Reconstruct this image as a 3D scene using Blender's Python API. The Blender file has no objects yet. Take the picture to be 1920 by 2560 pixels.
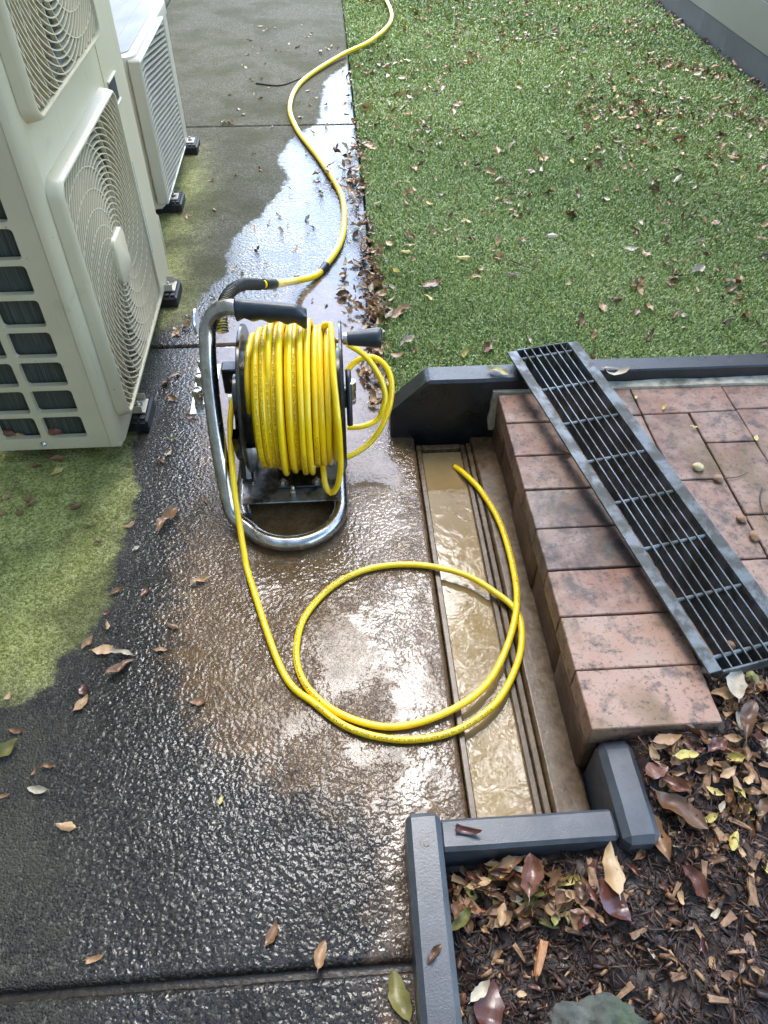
import bpy, bmesh, math, random
import numpy as np
from mathutils import Vector, Matrix, Quaternion
random.seed(7); rng = np.random.default_rng(7)
S = bpy.context.scene
COL = S.collection
rad = math.radians
# ------------------------------------------------------------------ camera
F_PX, CAM_H = 1867.3, 1.32
YAW, PITCH, ROLL = rad(-4.195), rad(46.38), rad(0.505)
fw = np.array([-math.sin(YAW)*math.cos(PITCH), math.cos(YAW)*math.cos(PITCH), -math.sin(PITCH)])
rt0 = np.array([math.cos(YAW), math.sin(YAW), 0.0]); up0 = np.cross(rt0, fw)
rt = math.cos(ROLL)*rt0 + math.sin(ROLL)*up0; up = -math.sin(ROLL)*rt0 + math.cos(ROLL)*up0
cd = bpy.data.cameras.new('camera'); cam = bpy.data.objects.new('camera', cd); COL.objects.link(cam)
cd.sensor_fit = 'HORIZONTAL'; cd.sensor_width = 36.0; cd.lens = 36.0*F_PX/1920.0
cd.clip_start = 0.02; cd.clip_end = 500
M = Matrix.Identity(4)
for i in range(3):
    M[i][0], M[i][1], M[i][2] = rt[i], up[i], -fw[i]
M[0][3], M[1][3], M[2][3] = 0, 0, CAM_H
cam.matrix_world = M
S.camera = cam
S.render.resolution_x, S.render.resolution_y = 768, 1024
# ------------------------------------------------------------------ light
SUN_EL, SUN_AZ = rad(60), rad(5)          # azimuth clockwise from +Y
W = bpy.data.worlds.new('World'); S.world = W; W.use_nodes = True
wn = W.node_tree.nodes; wl = W.node_tree.links; wn.clear()
sky = wn.new('ShaderNodeTexSky'); sky.sky_type = 'NISHITA'; sky.sun_disc = False
sky.sun_elevation = SUN_EL; sky.sun_rotation = SUN_AZ
sky.air_density = 1.0; sky.dust_density = 1.1; sky.ozone_density = 1.0
bg = wn.new('ShaderNodeBackground'); bg.inputs[1].default_value = 0.15
wo = wn.new('ShaderNodeOutputWorld'); wl.new(sky.outputs[0], bg.inputs[0]); wl.new(bg.outputs[0], wo.inputs[0])
sl = bpy.data.lights.new('sun', 'SUN'); sl.energy = 0.5; sl.angle = rad(24); sl.color = (1, .985, .96)
so = bpy.data.objects.new('sun', sl); COL.objects.link(so)
sd = Vector((math.sin(SUN_AZ)*math.cos(SUN_EL), math.cos(SUN_AZ)*math.cos(SUN_EL), math.sin(SUN_EL)))
so.rotation_euler = sd.to_track_quat('Z', 'Y').to_euler(); so.location = (0, 0, 8)
vs = S.view_settings; vs.view_transform = 'Standard'; vs.look = 'None'; vs.gamma = 1; vs.use_curve_mapping = False
vs.exposure = 3.12
# ------------------------------------------------------------------ photo pixel -> place
K = 1920/1659.0
def ray(px, py): return rt*(px-960)/F_PX + up*(1280-py)/F_PX + fw
def G(px, py, z=0.0):
    d = ray(px, py); t = (z-CAM_H)/d[2]; return Vector((t*d[0], t*d[1], z))
def GD(px, py, z=0.0): return G(px*K, py*K, z)
def AY(px, py, Y):
    d = ray(px, py); t = Y/d[1]; return Vector((t*d[0], Y, CAM_H+t*d[2]))
def AX(px, py, X):
    d = ray(px, py); t = X/d[0]; return Vector((X, t*d[1], CAM_H+t*d[2]))
def PJ(p):
    q = np.array(p, float)-np.array([0, 0, CAM_H]); w = q@fw
    return 960+F_PX*(q@rt)/w, 1280-F_PX*(q@up)/w
# ------------------------------------------------------------------ object helpers
def tag(o, label=None, cat=None, group=None, kind=None):
    if label: o['label'] = label
    if cat: o['category'] = cat
    if group: o['group'] = group
    if kind: o['kind'] = kind
    return o
def link(name, me, parent=None, mat=None):
    o = bpy.data.objects.new(name, me); COL.objects.link(o)
    if parent is not None: o.parent = parent
    if mat is not None and me is not None and len(me.materials) == 0: me.materials.append(mat)
    return o
def root(name, label, cat, group=None, loc=(0, 0, 0), rz=0):
    o = bpy.data.objects.new(name, None); COL.objects.link(o); o.location = loc; o.rotation_euler = (0, 0, rz)
    o.empty_display_size = .05
    return tag(o, label, cat, group)
def mesh(name, V, Fc, smooth=False):
    me = bpy.data.meshes.new(name); me.from_pydata([tuple(v) for v in V], [], [tuple(f) for f in Fc]); me.update()
    if smooth: me.polygons.foreach_set('use_smooth', [True]*len(me.polygons))
    return me
def smooth_by_angle(me, ang=40):
    me.polygons.foreach_set('use_smooth', [True]*len(me.polygons))
    try: me.set_sharp_from_angle(angle=rad(ang))
    except Exception: pass
    return me
class MB:
    def __init__(s): s.V = []; s.F = []
    def add(s, V, Fc):
        b = len(s.V); s.V += [tuple(v) for v in V]; s.F += [tuple(b+i for i in f) for f in Fc]; return s
    def box(s, x0, x1, y0, y1, z0, z1):
        V = [(x, y, z) for z in (z0, z1) for y in (y0, y1) for x in (x0, x1)]
        return s.add(V, [(0, 2, 3, 1), (4, 5, 7, 6), (0, 1, 5, 4), (2, 6, 7, 3), (0, 4, 6, 2), (1, 3, 7, 5)])
    def tube(s, P, r, n=10, closed=False, cap=True):
        V, Fc = tube(P, r, n, closed, cap); return s.add(V, Fc)
    def build(s, name, mat, parent=None, smooth=None, bevel=0, seg=1):
        me = mesh(name, s.V, s.F)
        if bevel: bevel_mesh(me, bevel, seg)
        if smooth: smooth_by_angle(me, smooth)
        return link(name, me, parent, mat)
def bevel_mesh(me, w, seg=1):
    bm = bmesh.new(); bm.from_mesh(me)
    bmesh.ops.remove_doubles(bm, verts=bm.verts, dist=1e-6)
    ed = [e for e in bm.edges if e.is_manifold and e.calc_face_angle(0) > .5]
    bmesh.ops.bevel(bm, geom=ed, offset=w, offset_type='OFFSET', segments=seg, profile=.5, affect='EDGES', clamp_overlap=True)
    bm.to_mesh(me); bm.free(); me.update()
def rough_mesh(me, cut, amp, scale=30., seed=0):
    """subdivide and push about a little so edges are not ruler straight"""
    bm = bmesh.new(); bm.from_mesh(me)
    bmesh.ops.subdivide_edges(bm, edges=bm.edges, cuts=cut, use_grid_fill=True)
    from mathutils import noise
    for v in bm.verts:
        v.co += noise.noise_vector(v.co*scale+Vector((seed*3.1, seed, 0)))*amp
    bm.to_mesh(me); bm.free(); me.update()
def frames(P, closed=False):
    P = np.array([tuple(p) for p in P], float); n = len(P)
    if closed: T = np.roll(P, -1, 0)-np.roll(P, 1, 0)
    else: T = np.gradient(P, axis=0)
    T /= np.linalg.norm(T, axis=1)[:, None]+1e-12
    a = np.array([0, 0, 1.]) if abs(T[0][2]) < .9 else np.array([1., 0, 0])
    N = np.zeros_like(P); v = a-T[0]*(a@T[0]); N[0] = v/np.linalg.norm(v)
    for i in range(1, n):
        v = N[i-1]-T[i]*(N[i-1]@T[i]); N[i] = v/(np.linalg.norm(v)+1e-12)
    return P, T, N, np.cross(T, N)
def tube(P, r, n=10, closed=False, cap=True):
    P, T, N, B = frames(P, closed); m = len(P)
    r = np.broadcast_to(np.array(r, float), (m,))
    an = np.arange(n)*2*np.pi/n
    ring = P[:, None, :]+r[:, None, None]*(np.cos(an)[None, :, None]*N[:, None, :]+np.sin(an)[None, :, None]*B[:, None, :])
    V = ring.reshape(-1, 3); Fc = []
    for i in range(m if closed else m-1):
        j = (i+1) % m
        for k in range(n):
            l = (k+1) % n; Fc.append((i*n+k, i*n+l, j*n+l, j*n+k))
    if cap and not closed:
        Fc.append(tuple(range(n))[::-1]); Fc.append(tuple((m-1)*n+k for k in range(n)))
    return V, Fc
def spline(P, step=.01, closed=False):
    P = np.array([tuple(p) for p in P], float); n = len(P); out = []
    if not closed: Q = np.vstack([2*P[0]-P[1], P, 2*P[-1]-P[-2]])
    else: Q = np.vstack([P[-1], P, P[0], P[1]])
    for i in range(n if closed else n-1):
        a, b, c, d = Q[i:i+4]; L = np.linalg.norm(c-b); m = max(2, int(L/step))
        t = np.arange(m)[:, None]/m
        out.append(.5*((2*b)+(c-a)*t+(2*a-5*b+4*c-d)*t*t+(-a+3*b-3*c+d)*t**3))
    if not closed: out.append(P[-1:])
    return np.vstack(out)
def lathe(prof, n=24, axis='z', c=(0, 0, 0)):
    V = []; Fc = []; m = len(prof)
    for (r, h) in prof:
        for k in range(n):
            a = 2*math.pi*k/n
            p = (r*math.cos(a), r*math.sin(a), h)
            if axis == 'x': p = (h, r*math.cos(a), r*math.sin(a))
            if axis == 'y': p = (r*math.sin(a), h, r*math.cos(a))
            V.append((p[0]+c[0], p[1]+c[1], p[2]+c[2]))
    for i in range(m-1):
        for k in range(n):
            l = (k+1) % n; Fc.append((i*n+k, i*n+l, (i+1)*n+l, (i+1)*n+k))
    Fc.append(tuple(range(n))[::-1]); Fc.append(tuple((m-1)*n+k for k in range(n)))
    return V, Fc
# ------------------------------------------------------------------ material helpers
class NT:
    def __init__(s, name):
        s.m = bpy.data.materials.new(name); s.m.use_nodes = True; s.t = s.m.node_tree; s.n = s.t.nodes; s.n.clear()
        s.o = s.n.new('ShaderNodeOutputMaterial'); s.p = s.n.new('ShaderNodeBsdfPrincipled')
        s.t.links.new(s.p.outputs[0], s.o.inputs[0])
        g = s.n.new('ShaderNodeNewGeometry'); s.pos = g.outputs['Position']
    def l(s, a, b): s.t.links.new(a, b)
    def set(s, inp, v):
        i = s.p.inputs[inp] if isinstance(inp, str) else inp
        if hasattr(v, 'links') or isinstance(v, bpy.types.NodeSocket): s.l(v, i)
        else:
            if i.type == 'RGBA' and len(v) == 3: v = (*v, 1)
            i.default_value = v
        return s
    def noise(s, scale, detail=4, rough=.55, vec=None, dist=0, out=0):
        n = s.n.new('ShaderNodeTexNoise'); n.inputs['Scale'].default_value = scale; n.inputs['Detail'].default_value = detail
        n.inputs['Roughness'].default_value = rough; n.inputs['Distortion'].default_value = dist
        s.l(vec if vec is not None else s.pos, n.inputs['Vector']); return n.outputs[out]
    def voro(s, scale, feature='F1', out='Distance', vec=None, rnd=1.0):
        n = s.n.new('ShaderNodeTexVoronoi'); n.feature = feature; n.inputs['Scale'].default_value = scale
        n.inputs['Randomness'].default_value = rnd
        s.l(vec if vec is not None else s.pos, n.inputs['Vector']); return n.outputs[out]
    def map(s, scale, vec=None, rot=(0, 0, 0), obj=False):
        n = s.n.new('ShaderNodeMapping'); n.inputs['Scale'].default_value = scale; n.inputs['Rotation'].default_value = rot
        if obj:
            c = s.n.new('ShaderNodeTexCoord'); vec = c.outputs['Object']
        s.l(vec if vec is not None else s.pos, n.inputs['Vector']); return n.outputs[0]
    def ramp(s, v, pts, interp='LINEAR'):
        n = s.n.new('ShaderNodeValToRGB'); r = n.color_ramp; r.interpolation = interp
        while len(r.elements) < len(pts): r.elements.new(.5)
        for e, (p, c) in zip(r.elements, pts):
            e.position = p; e.color = (*c, 1) if hasattr(c, '__len__') else (c, c, c, 1)
        s.l(v, n.inputs[0]); return n.outputs[0]
    def mix(s, f, a, b, mode='MIX'):
        n = s.n.new('ShaderNodeMix'); n.data_type = 'RGBA'; n.blend_type = mode
        for i, v in ((0, f), (6, a), (7, b)):
            if isinstance(v, bpy.types.NodeSocket): s.l(v, n.inputs[i])
            elif hasattr(v, '__len__'): n.inputs[i].default_value = (*v, 1)
            else: n.inputs[i].default_value = v
        return n.outputs[2]
    def math(s, op, a, b=0., c=0., clamp=False):
        n = s.n.new('ShaderNodeMath'); n.operation = op; n.use_clamp = clamp
        for i, v in enumerate((a, b, c)):
            if isinstance(v, bpy.types.NodeSocket): s.l(v, n.inputs[i])
            else: n.inputs[i].default_value = v
        return n.outputs[0]
    def attr(s, name, out='Fac'):
        n = s.n.new('ShaderNodeAttribute'); n.attribute_name = name; return n.outputs[out]
    def bump(s, h, strength=.5, dist=.002, nrm=None):
        n = s.n.new('ShaderNodeBump')
        for k, v in (('Strength', strength), ('Distance', dist)):
            if isinstance(v, bpy.types.NodeSocket): s.l(v, n.inputs[k])
            else: n.inputs[k].default_value = v
        s.l(h, n.inputs['Height'])
        if nrm is not None: s.l(nrm, n.inputs['Normal'])
        return n.outputs[0]
    def objrand(s):
        n = s.n.new('ShaderNodeObjectInfo'); return n.outputs['Random']
def simple(name, col, rough=.5, metal=0, var=.15, scale=40, bump=0, bscale=200, dirt=None, spec=None):
    t = NT(name)
    nz = t.noise(scale, 5)
    c = t.mix(t.ramp(nz, [(.3, 0.), (.7, 1.)]), tuple(x*(1-var) for x in col), tuple(min(1, x*(1+var)) for x in col))
    if dirt:
        d = t.ramp(t.noise(dirt[1], 6, .65), [(dirt[2], 0.), (dirt[2]+.12, 1.)]); c = t.mix(t.math('MULTIPLY', d, dirt[3]), c, dirt[0])
    t.set('Base Color', c); t.set('Metallic', metal)
    t.set('Roughness', t.math('MULTIPLY_ADD', nz, .25, rough-.12))
    if spec is not None: t.set('Specular IOR Level', spec)
    if bump: t.set('Normal', t.bump(t.noise(bscale, 4), bump, .002))
    return t.m

# ---- concrete: dry algae-green, wet dark aggregate, brown silt, standing water
def concrete_material():
    t = NT('concrete')
    wob = t.math('MULTIPLY_ADD', t.noise(26, 5, .6), .09, -.045)
    def mask(name, soft, k=1.0, off=0.0):      # attribute = signed distance (m), + inside
        v = t.math('ADD', t.attr(name), t.math('MULTIPLY', wob, k))
        n = t.n.new('ShaderNodeMapRange'); n.interpolation_type = 'SMOOTHSTEP'; n.clamp = True
        n.inputs[1].default_value = -soft+off; n.inputs[2].default_value = soft+off; t.l(v, n.inputs[0]); return n.outputs[0]
    wet = mask('wet', .010, .9); film = mask('film', .10, 1.5); mud = mask('mud', .05, 2.2); flood = mask('flood', .03, 2.4)
    algae = mask('algae', .16, 2.0)
    # aggregate
    vcell = t.voro(150, 'F1', 'Distance'); vcol = t.voro(230, 'F1', 'Color'); fine = t.noise(420, 3, .6)
    sep = t.n.new('ShaderNodeSeparateColor'); t.l(vcol, sep.inputs[0]); rnd = sep.outputs[0]
    blot = t.noise(5, 6, .6); blot2 = t.noise(17, 6, .65)
    dry = t.ramp(t.math('MULTIPLY_ADD', fine, .6, t.math('MULTIPLY', rnd, .4)), [(.2, (.03, .029, .019)), (.5, (.085, .082, .055)), (.8, (.20, .19, .135))])
    dry = t.mix(t.ramp(blot, [(.3, 0.), (.75, .7)]), dry, t.mix(.5, dry, (.09, .09, .07)))
    grn = t.mix(t.ramp(t.math('MULTIPLY_ADD', fine, .5, t.math('MULTIPLY', rnd, .5)), [(.25, 0.), (.75, 1.)]), (.17, .18, .03), (.62, .61, .22))
    grn = t.mix(t.ramp(blot2, [(.4, 0.), (.65, 1.)]), grn, t.mix(.45, grn, (.15, .16, .02)))
    dry = t.mix(t.math('MULTIPLY', algae, .9), dry, grn)
    dry = t.mix(t.ramp(t.noise(3.3, 6, .65), [(.45, 0.), (.62, .7)]), dry, (.048, .05, .020))
    dry = t.mix(t.ramp(t.noise(2.1, 6, .7, vec=t.map((1, .45, 1))), [(.5, 0.), (.62, .6)]), dry, t.mix(.5, dry, (.04, .034, .022)))
    wetc = t.ramp(rnd, [(0., (.007, .006, .005)), (.6, (.021, .018, .014)), (.88, (.038, .032, .024)), (1., (.12, .105, .08))])
    damp = t.mix(t.ramp(t.noise(7, 6, .65), [(.35, 0.), (.7, .85)]), wetc, t.mix(.5, t.mix(fine, (.03, .028, .018), (.13, .12, .075)), (.05, .047, .03)))
    wetc = t.mix(film, damp, wetc)
    mudc = t.ramp(t.noise(24, 6, .6, dist=.6), [(.25, (.070, .038, .014)), (.55, (.128, .073, .029)), (.8, (.18, .11, .048))])
    mk = t.math('MULTIPLY', mud, t.math('MULTIPLY_ADD', t.ramp(vcell, [(.25, 1.), (.75, .35)]), .55, .45), clamp=True)
    wetc = t.mix(mk, wetc, mudc)
    # joint grime
    c = t.mix(wet, dry, wetc)
    t.set('Base Color', c)
    rw = t.math('MULTIPLY_ADD', film, -.12, .42)
    rough = t.mix(wet, (.9, .9, .9), rw)
    t.set('Roughness', rough); t.set('IOR', 1.38); t.set('Specular IOR Level', t.mix(film, t.mix(wet, (.25,)*3, (.5,)*3), (.22,)*3))
    # relief
    vb = t.voro(230, 'F1', 'Distance')
    grain = t.math('ADD', t.math('MULTIPLY', t.math('SUBTRACT', 1., vb), 1.0), t.math('MULTIPLY', t.noise(380, 2, .5), .9))
    big = t.noise(75, 4, .6)
    grain = t.math('ADD', grain, t.math('MULTIPLY', big, 1.1))
    calm = t.math('MULTIPLY_ADD', t.math('MULTIPLY', mud, t.ramp(t.noise(9, 4, .6), [(.35, 1.), (.62, .35)])), -.6, 1.0); calm = t.math('MULTIPLY', calm, t.math('MULTIPLY_ADD', t.math('MULTIPLY', flood, t.math('MULTIPLY_ADD', t.attr('near'), .6, .35)), -.96, 1.0))
    nb = t.bump(grain, t.math('MULTIPLY', calm, 1.), .0030)
    rip = t.noise(34, 3, .5, dist=.8)
    t.set('Normal', t.bump(rip, t.math('MULTIPLY_ADD', flood, .05, .12), .006, nb))
    wv = t.math('ADD', t.noise(100, 1.5, .45, dist=.5), t.math('MULTIPLY', t.voro(140, 'SMOOTH_F1', 'Distance'), -.55))
    patchy = t.ramp(t.noise(6.5, 5, .62, dist=.5), [(.40, .10), (.60, 1.)])
    amp = t.mix(mud, t.mix(t.ramp(t.noise(5, 4, .6), [(.4, 0.), (.6, 1.)]), (.38,)*3, (.75,)*3), patchy)
    amp = t.math('MULTIPLY', amp, t.math('MULTIPLY_ADD', t.math('MULTIPLY', flood, t.math('MULTIPLY_ADD', t.attr('near'), .45, .45)), -.95, 1.))
    cn = t.bump(wv, amp, .0042)
    cn = t.bump(rip, .10, .006, cn)
    t.set('Coat Weight', t.math('MULTIPLY', t.math('MULTIPLY', film, wet), t.math('MAXIMUM', t.math('MAXIMUM', flood, t.math('MULTIPLY', t.attr('near'), .9)), t.ramp(t.noise(6, 5, .65), [(.35, .25), (.65, .8)])))); t.set('Coat Roughness', .02); t.set('Coat IOR', 1.45); t.set('Coat Normal', cn)
    return t.m
M_CONC = concrete_material()
def silt_material(name, cols, rough=.12, bs=90, bstr=.35):
    t = NT(name); nz = t.noise(30, 6, .6, dist=.5)
    t.set('Base Color', t.ramp(nz, [(.25, cols[0]), (.55, cols[1]), (.8, cols[2])]))
    t.set('Roughness', t.math('MULTIPLY_ADD', t.noise(60, 4), .3, rough-.08)); t.set('IOR', 1.36)
    t.set('Normal', t.bump(t.noise(bs, 5, .6), bstr, .004)); return t.m
M_SILT = silt_material('muddy_concrete', [(.045, .027, .012), (.085, .053, .025), (.135, .088, .045)], .2, 60, .16)
M_JOINT = silt_material('joint_silt', [(.016, .013, .008), (.035, .027, .017), (.06, .046, .03)], .12)
def water_material():
    t = NT('muddy_water')
    c = t.ramp(t.noise(6, 4), [(.3, (.19, .128, .052)), (.7, (.26, .18, .08))])
    fl = t.ramp(t.noise(26, 4, .6, dist=3.), [(.60, 0.), (.68, .55)])
    t.set('Base Color', t.mix(t.math('MULTIPLY', fl, t.ramp(t.noise(7, 3), [(.42, 0.), (.6, 1.)])), c, (.42, .34, .13)))
    t.set('Roughness', .03); t.set('IOR', 1.33)
    t.set('Subsurface Weight', .0)
    t.set('Normal', t.bump(t.math('ADD', t.noise(16, 3, .5, dist=1.2), t.math('MULTIPLY', t.noise(95, 2, .5, dist=.6), .08)), .13, .008)); return t.m
M_WATER = water_material()
def timber_material():
    t = NT('painted_timber')
    g = t.noise(30, 6, .6, vec=t.map((1, 1, 1)))
    c = t.mix(t.ramp(g, [(.3, 0.), (.75, 1.)]), (.040, .046, .052), (.066, .074, .083))
    c = t.mix(t.ramp(t.noise(150, 3), [(.66, 0.), (.74, .8)]), c, (.02, .02, .02))
    c = t.mix(t.ramp(t.noise(45, 7, .75), [(.60, 0.), (.70, .55)]), c, (.055, .042, .03))
    c = t.mix(t.ramp(t.noise(8, 6, .7), [(.56, 0.), (.70, .5)]), c, (.024, .027, .029))
    t.set('Base Color', c)
    w = t.ramp(t.noise(3.2, 4, .6), [(.42, 0.), (.55, 1.)])
    t.set('Roughness', t.math('MULTIPLY_ADD', w, -.22, .52))
    t.set('Normal', t.bump(t.math('ADD', t.noise(380, 3), t.math('MULTIPLY', t.noise(60, 4), .4)), .28, .0010)); return t.m
M_TIMB = timber_material()
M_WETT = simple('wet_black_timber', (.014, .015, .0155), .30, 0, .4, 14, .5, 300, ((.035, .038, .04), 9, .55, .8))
def paver_material(name='clay_paver', cols=None, stain=.75):
    t = NT(name); r = t.objrand()
    base = t.ramp(r, cols or [(0., (.22, .105, .064)), (.35, (.15, .078, .052)), (.6, (.19, .10, .066)), (1., (.27, .150, .098))])
    n1 = t.noise(11, 6, .65); n2 = t.noise(30, 7, .72); sp = t.voro(170, 'F1', 'Distance')
    c = t.mix(t.ramp(n1, [(.38, 0.), (.62, .9)]), base, t.mix(.65, base, (.30, .20, .14)))
    c = t.mix(t.ramp(t.noise(14, 7, .7, dist=.3), [(.64-.16*stain, 0.), (.76-.14*stain, .85)]), c, (.030, .025, .023))
    c = t.mix(t.ramp(n2, [(.50, 0.), (.64, .75)]), c, (.055, .040, .032))
    c = t.mix(t.ramp(t.noise(6, 5, .6, dist=.4), [(.54, 0.), (.66, .65)]), c, (.115, .07, .022))
    pit = t.ramp(t.math('MULTIPLY_ADD', t.noise(120, 5, .7), 1., t.math('MULTIPLY', sp, -.12)), [(.50, 0.), (.60, 1.)])
    c = t.mix(t.math('MULTIPLY', pit, .7), c, (.03, .024, .02)); t.set('Base Color', c)
    t.set('Roughness', t.ramp(n1, [(.35, .75), (.7, .38)]))
    t.set('Normal', t.bump(t.math('ADD', t.noise(220, 5, .65), t.math('MULTIPLY', n2, 1.)), .55, .0015)); return t.m
M_PAVE = paver_material()
M_PAVED = paver_material('stained_paver', [(0., (.085, .050, .040)), (1., (.12, .068, .050))], 1.15)
M_PAVEL = paver_material('pale_paver', [(0., (.30, .165, .105)), (1., (.34, .195, .13))], .25)
M_RISER = silt_material('mud_stained_brick', [(.045, .025, .014), (.095, .052, .030), (.15, .085, .045)], .5, 120, .5)
M_MORT = simple('mortar', (.34, .31, .235), .85, 0, .4, 25, .8, 120, ((.05, .055, .03), 14, .52, .8))
def galv_material():
    t = NT('galvanised_steel')
    n = t.noise(17, 6, .62); sp = t.voro(60, 'F1', 'Color'); s2 = t.n.new('ShaderNodeSeparateColor'); t.l(sp, s2.inputs[0])
    c = t.mix(t.ramp(n, [(.44, 0.), (.56, 1.)]), (.048, .048, .042), (.115, .13, .14))
    c = t.mix(t.math('MULTIPLY', s2.outputs[0], .25), c, (.16, .18, .17))
    c = t.mix(t.ramp(t.noise(70, 5, .7), [(.56, 0.), (.68, .75)]), c, (.045, .042, .032))
    t.set('Base Color', c); t.set('Metallic', .55); t.set('Roughness', t.ramp(n, [(.42, .62), (.6, .36)]))
    t.set('Normal', t.bump(t.noise(160, 4), .3, .001)); return t.m
M_GALV = galv_material()
M_GALVD = simple('dirty_steel', (.075, .075, .066), .5, .5, .4, 22, .3, 120, ((.03, .028, .02), 40, .5, .8))
M_CHROME = None
def steel_tube():
    t = NT('polished_steel')
    n = t.noise(26, 6, .6)
    c = t.mix(t.ramp(n, [(.35, 0.), (.7, 1.)]), (.36, .35, .33), (.60, .59, .57))
    c = t.mix(t.ramp(t.noise(11, 6, .7), [(.54, 0.), (.7, .8)]), c, (.20, .17, .12))
    t.set('Base Color', c); t.set('Metallic', 1.); t.set('Roughness', t.math('MULTIPLY_ADD', t.noise(60, 5), .25, .12))
    t.set('Normal', t.bump(t.noise(90, 4), .06, .001)); return t.m
M_CHROME = steel_tube()
M_PLATE = simple('muddy_plate', (.30, .30, .29), .3, .8, .25, 30, .2, 60, ((.075, .055, .035), 16, .47, .95))
def hose_material():
    t = NT('yellow_hose')
    n = t.noise(14, 6, .65)
    c = t.mix(t.ramp(n, [(.3, 0.), (.7, 1.)]), (.80, .52, .004), (.92, .64, .006))
    c = t.mix(t.ramp(t.noise(55, 6, .75), [(.66, 0.), (.78, .6)]), c, (.22, .13, .02))
    t.set('Base Color', c); t.set('Roughness', t.math('MULTIPLY_ADD', t.noise(80, 4), .2, .22)); t.set('IOR', 1.48)
    t.set('Coat Weight', .25); t.set('Coat Roughness', .12); return t.m
M_HOSE = hose_material()
M_BLACK = simple('black_paint', (.010, .010, .009), .22, 0, .3, 25, .15, 100, ((.05, .038, .02), 18, .58, .7))
M_RUBBER = simple('black_rubber', (.016, .018, .019), .42, 0, .25, 60, .2, 300)
M_GRIP = simple('grip_rubber', (.014, .018, .022), .38, 0, .3, 50, .15, 200, ((.06, .06, .05), 35, .62, .4))
M_INK = simple('black_ink', (.02, .018, .006), .5, 0, .3, 300)
M_BRASS = simple('plated_fitting', (.45, .43, .36), .25, .9, .25, 60, .1, 150, ((.12, .10, .06), 45, .55, .7))
M_BRIGHT = simple('bright_steel', (.62, .63, .65), .25, .9, .15, 50)
M_AC = simple('beige_casing', (.47, .41, .265), .42, 0, .05, 6, .05, 60, ((.20, .19, .14), 9, .63, .35))
def specked(m):
    nt_ = m.node_tree; p = [n for n in nt_.nodes if n.type == 'BSDF_PRINCIPLED'][0]; src = p.inputs['Base Color'].links[0].from_socket
    t = NT.__new__(NT); t.m = m; t.t = nt_; t.n = nt_.nodes; t.p = p; t.pos = [n for n in nt_.nodes if n.type == 'NEW_GEOMETRY'][0].outputs['Position']
    c = t.mix(t.ramp(t.noise(150, 2, .5), [(.735, 0.), (.765, .8)]), src, (.06, .05, .035))
    c = t.mix(t.ramp(t.noise(1., 5, .7, vec=t.map((40, 40, 3))), [(.58, 0.), (.72, .35)]), c, (.22, .20, .14)); t.set('Base Color', c); return m
specked(M_AC)
M_AC2 = simple('ivory_casing', (.45, .41, .31), .40, 0, .05, 6, .05, 60, ((.22, .21, .15), 10, .62, .35))
M_ACTOP = simple('weathered_lid', (.30, .30, .29), .35, 0, .1, 12, .1, 60, ((.2, .21, .18), 22, .58, .5))
M_DARKIN = simple('cavity_shade', (.022, .021, .018), .7, 0, .3, 20)  # near-black colour stands in for the shade inside openings
M_FAN = simple('fan_plastic', (.115, .105, .08), .5, 0, .1, 10)
def coil_material():
    t = NT('coil_fins')
    v = t.map((900, 30, 6)); n = t.noise(1., 3, .6, vec=v)
    c = t.ramp(n, [(.35, (.022, .025, .021)), (.60, (.085, .092, .078)), (.78, (.30, .31, .27))]); t.set('Base Color', c)
    t.set('Metallic', .4); t.set('Roughness', .5); t.set('Normal', t.bump(n, .6, .002)); return t.m
M_COIL = coil_material()
M_FEET = simple('rubber_block', (.012, .0125, .013), .55, 0, .3, 40, .2, 120)
M_FENCE = simple('painted_fence_board', (.185, .175, .13), .55, 0, .08, 5, .15, 60)
M_FBASE = simple('fence_base_board', (.060, .062, .058), .6, 0, .25, 6, .3, 60, ((.12, .12, .115), 5, .58, .5))
M_SOIL = simple('soil', (.03, .021, .014), .9, 0, .5, 30, 1., 60)
M_ROCK = simple('rock', (.065, .066, .052), .85, 0, .6, 40, 1., 120, ((.05, .07, .03), 10, .5, .8))
def leaf_material(name, a, b, rough=.45, trans=.12):
    t = NT(name); r = t.objrand()
    tnt = t.attr('tint'); 
    f = t.math('FRACT', t.math('ADD', r, tnt))
    c = t.mix(f, a, b)
    c = t.mix(t.ramp(t.noise(130, 5, .7), [(.55, 0.), (.72, .7)]), c, tuple(x*.35 for x in a))
    t.set('Base Color', c); t.set('Roughness', rough); t.set('Normal', t.bump(t.noise(160, 3), .35, .001))
    t.set('Subsurface Weight', 0.); return t.m
LEAFM = {
 'tan': leaf_material('leaf_tan', (.26, .14, .06), (.46, .29, .14)),
 'brown': leaf_material('leaf_brown', (.10, .045, .018), (.24, .125, .055), .35),
 'red': leaf_material('leaf_red', (.075, .022, .013), (.16, .065, .038), .25),
 'yellow': leaf_material('leaf_yellow', (.42, .32, .06), (.56, .46, .16)),
 'olive': leaf_material('leaf_olive', (.14, .13, .03), (.27, .24, .08), .4),
 'pale': leaf_material('leaf_pale', (.34, .28, .19), (.50, .42, .29)),
}
def grass_material():
    t = NT('turf_blade')
    ti = t.attr('tint'); h = t.attr('height')
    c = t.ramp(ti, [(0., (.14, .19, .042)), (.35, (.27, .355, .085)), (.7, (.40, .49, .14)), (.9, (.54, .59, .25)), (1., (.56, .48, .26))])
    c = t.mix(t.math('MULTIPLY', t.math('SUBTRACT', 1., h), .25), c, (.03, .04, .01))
    t.set('Base Color', c); t.set('Roughness', .38); t.set('Specular IOR Level', .55); return t.m
M_GRASS = grass_material()
M_TBASE = simple('turf_backing', (.06, .10, .03), .9, 0, .5, 60)
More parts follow.
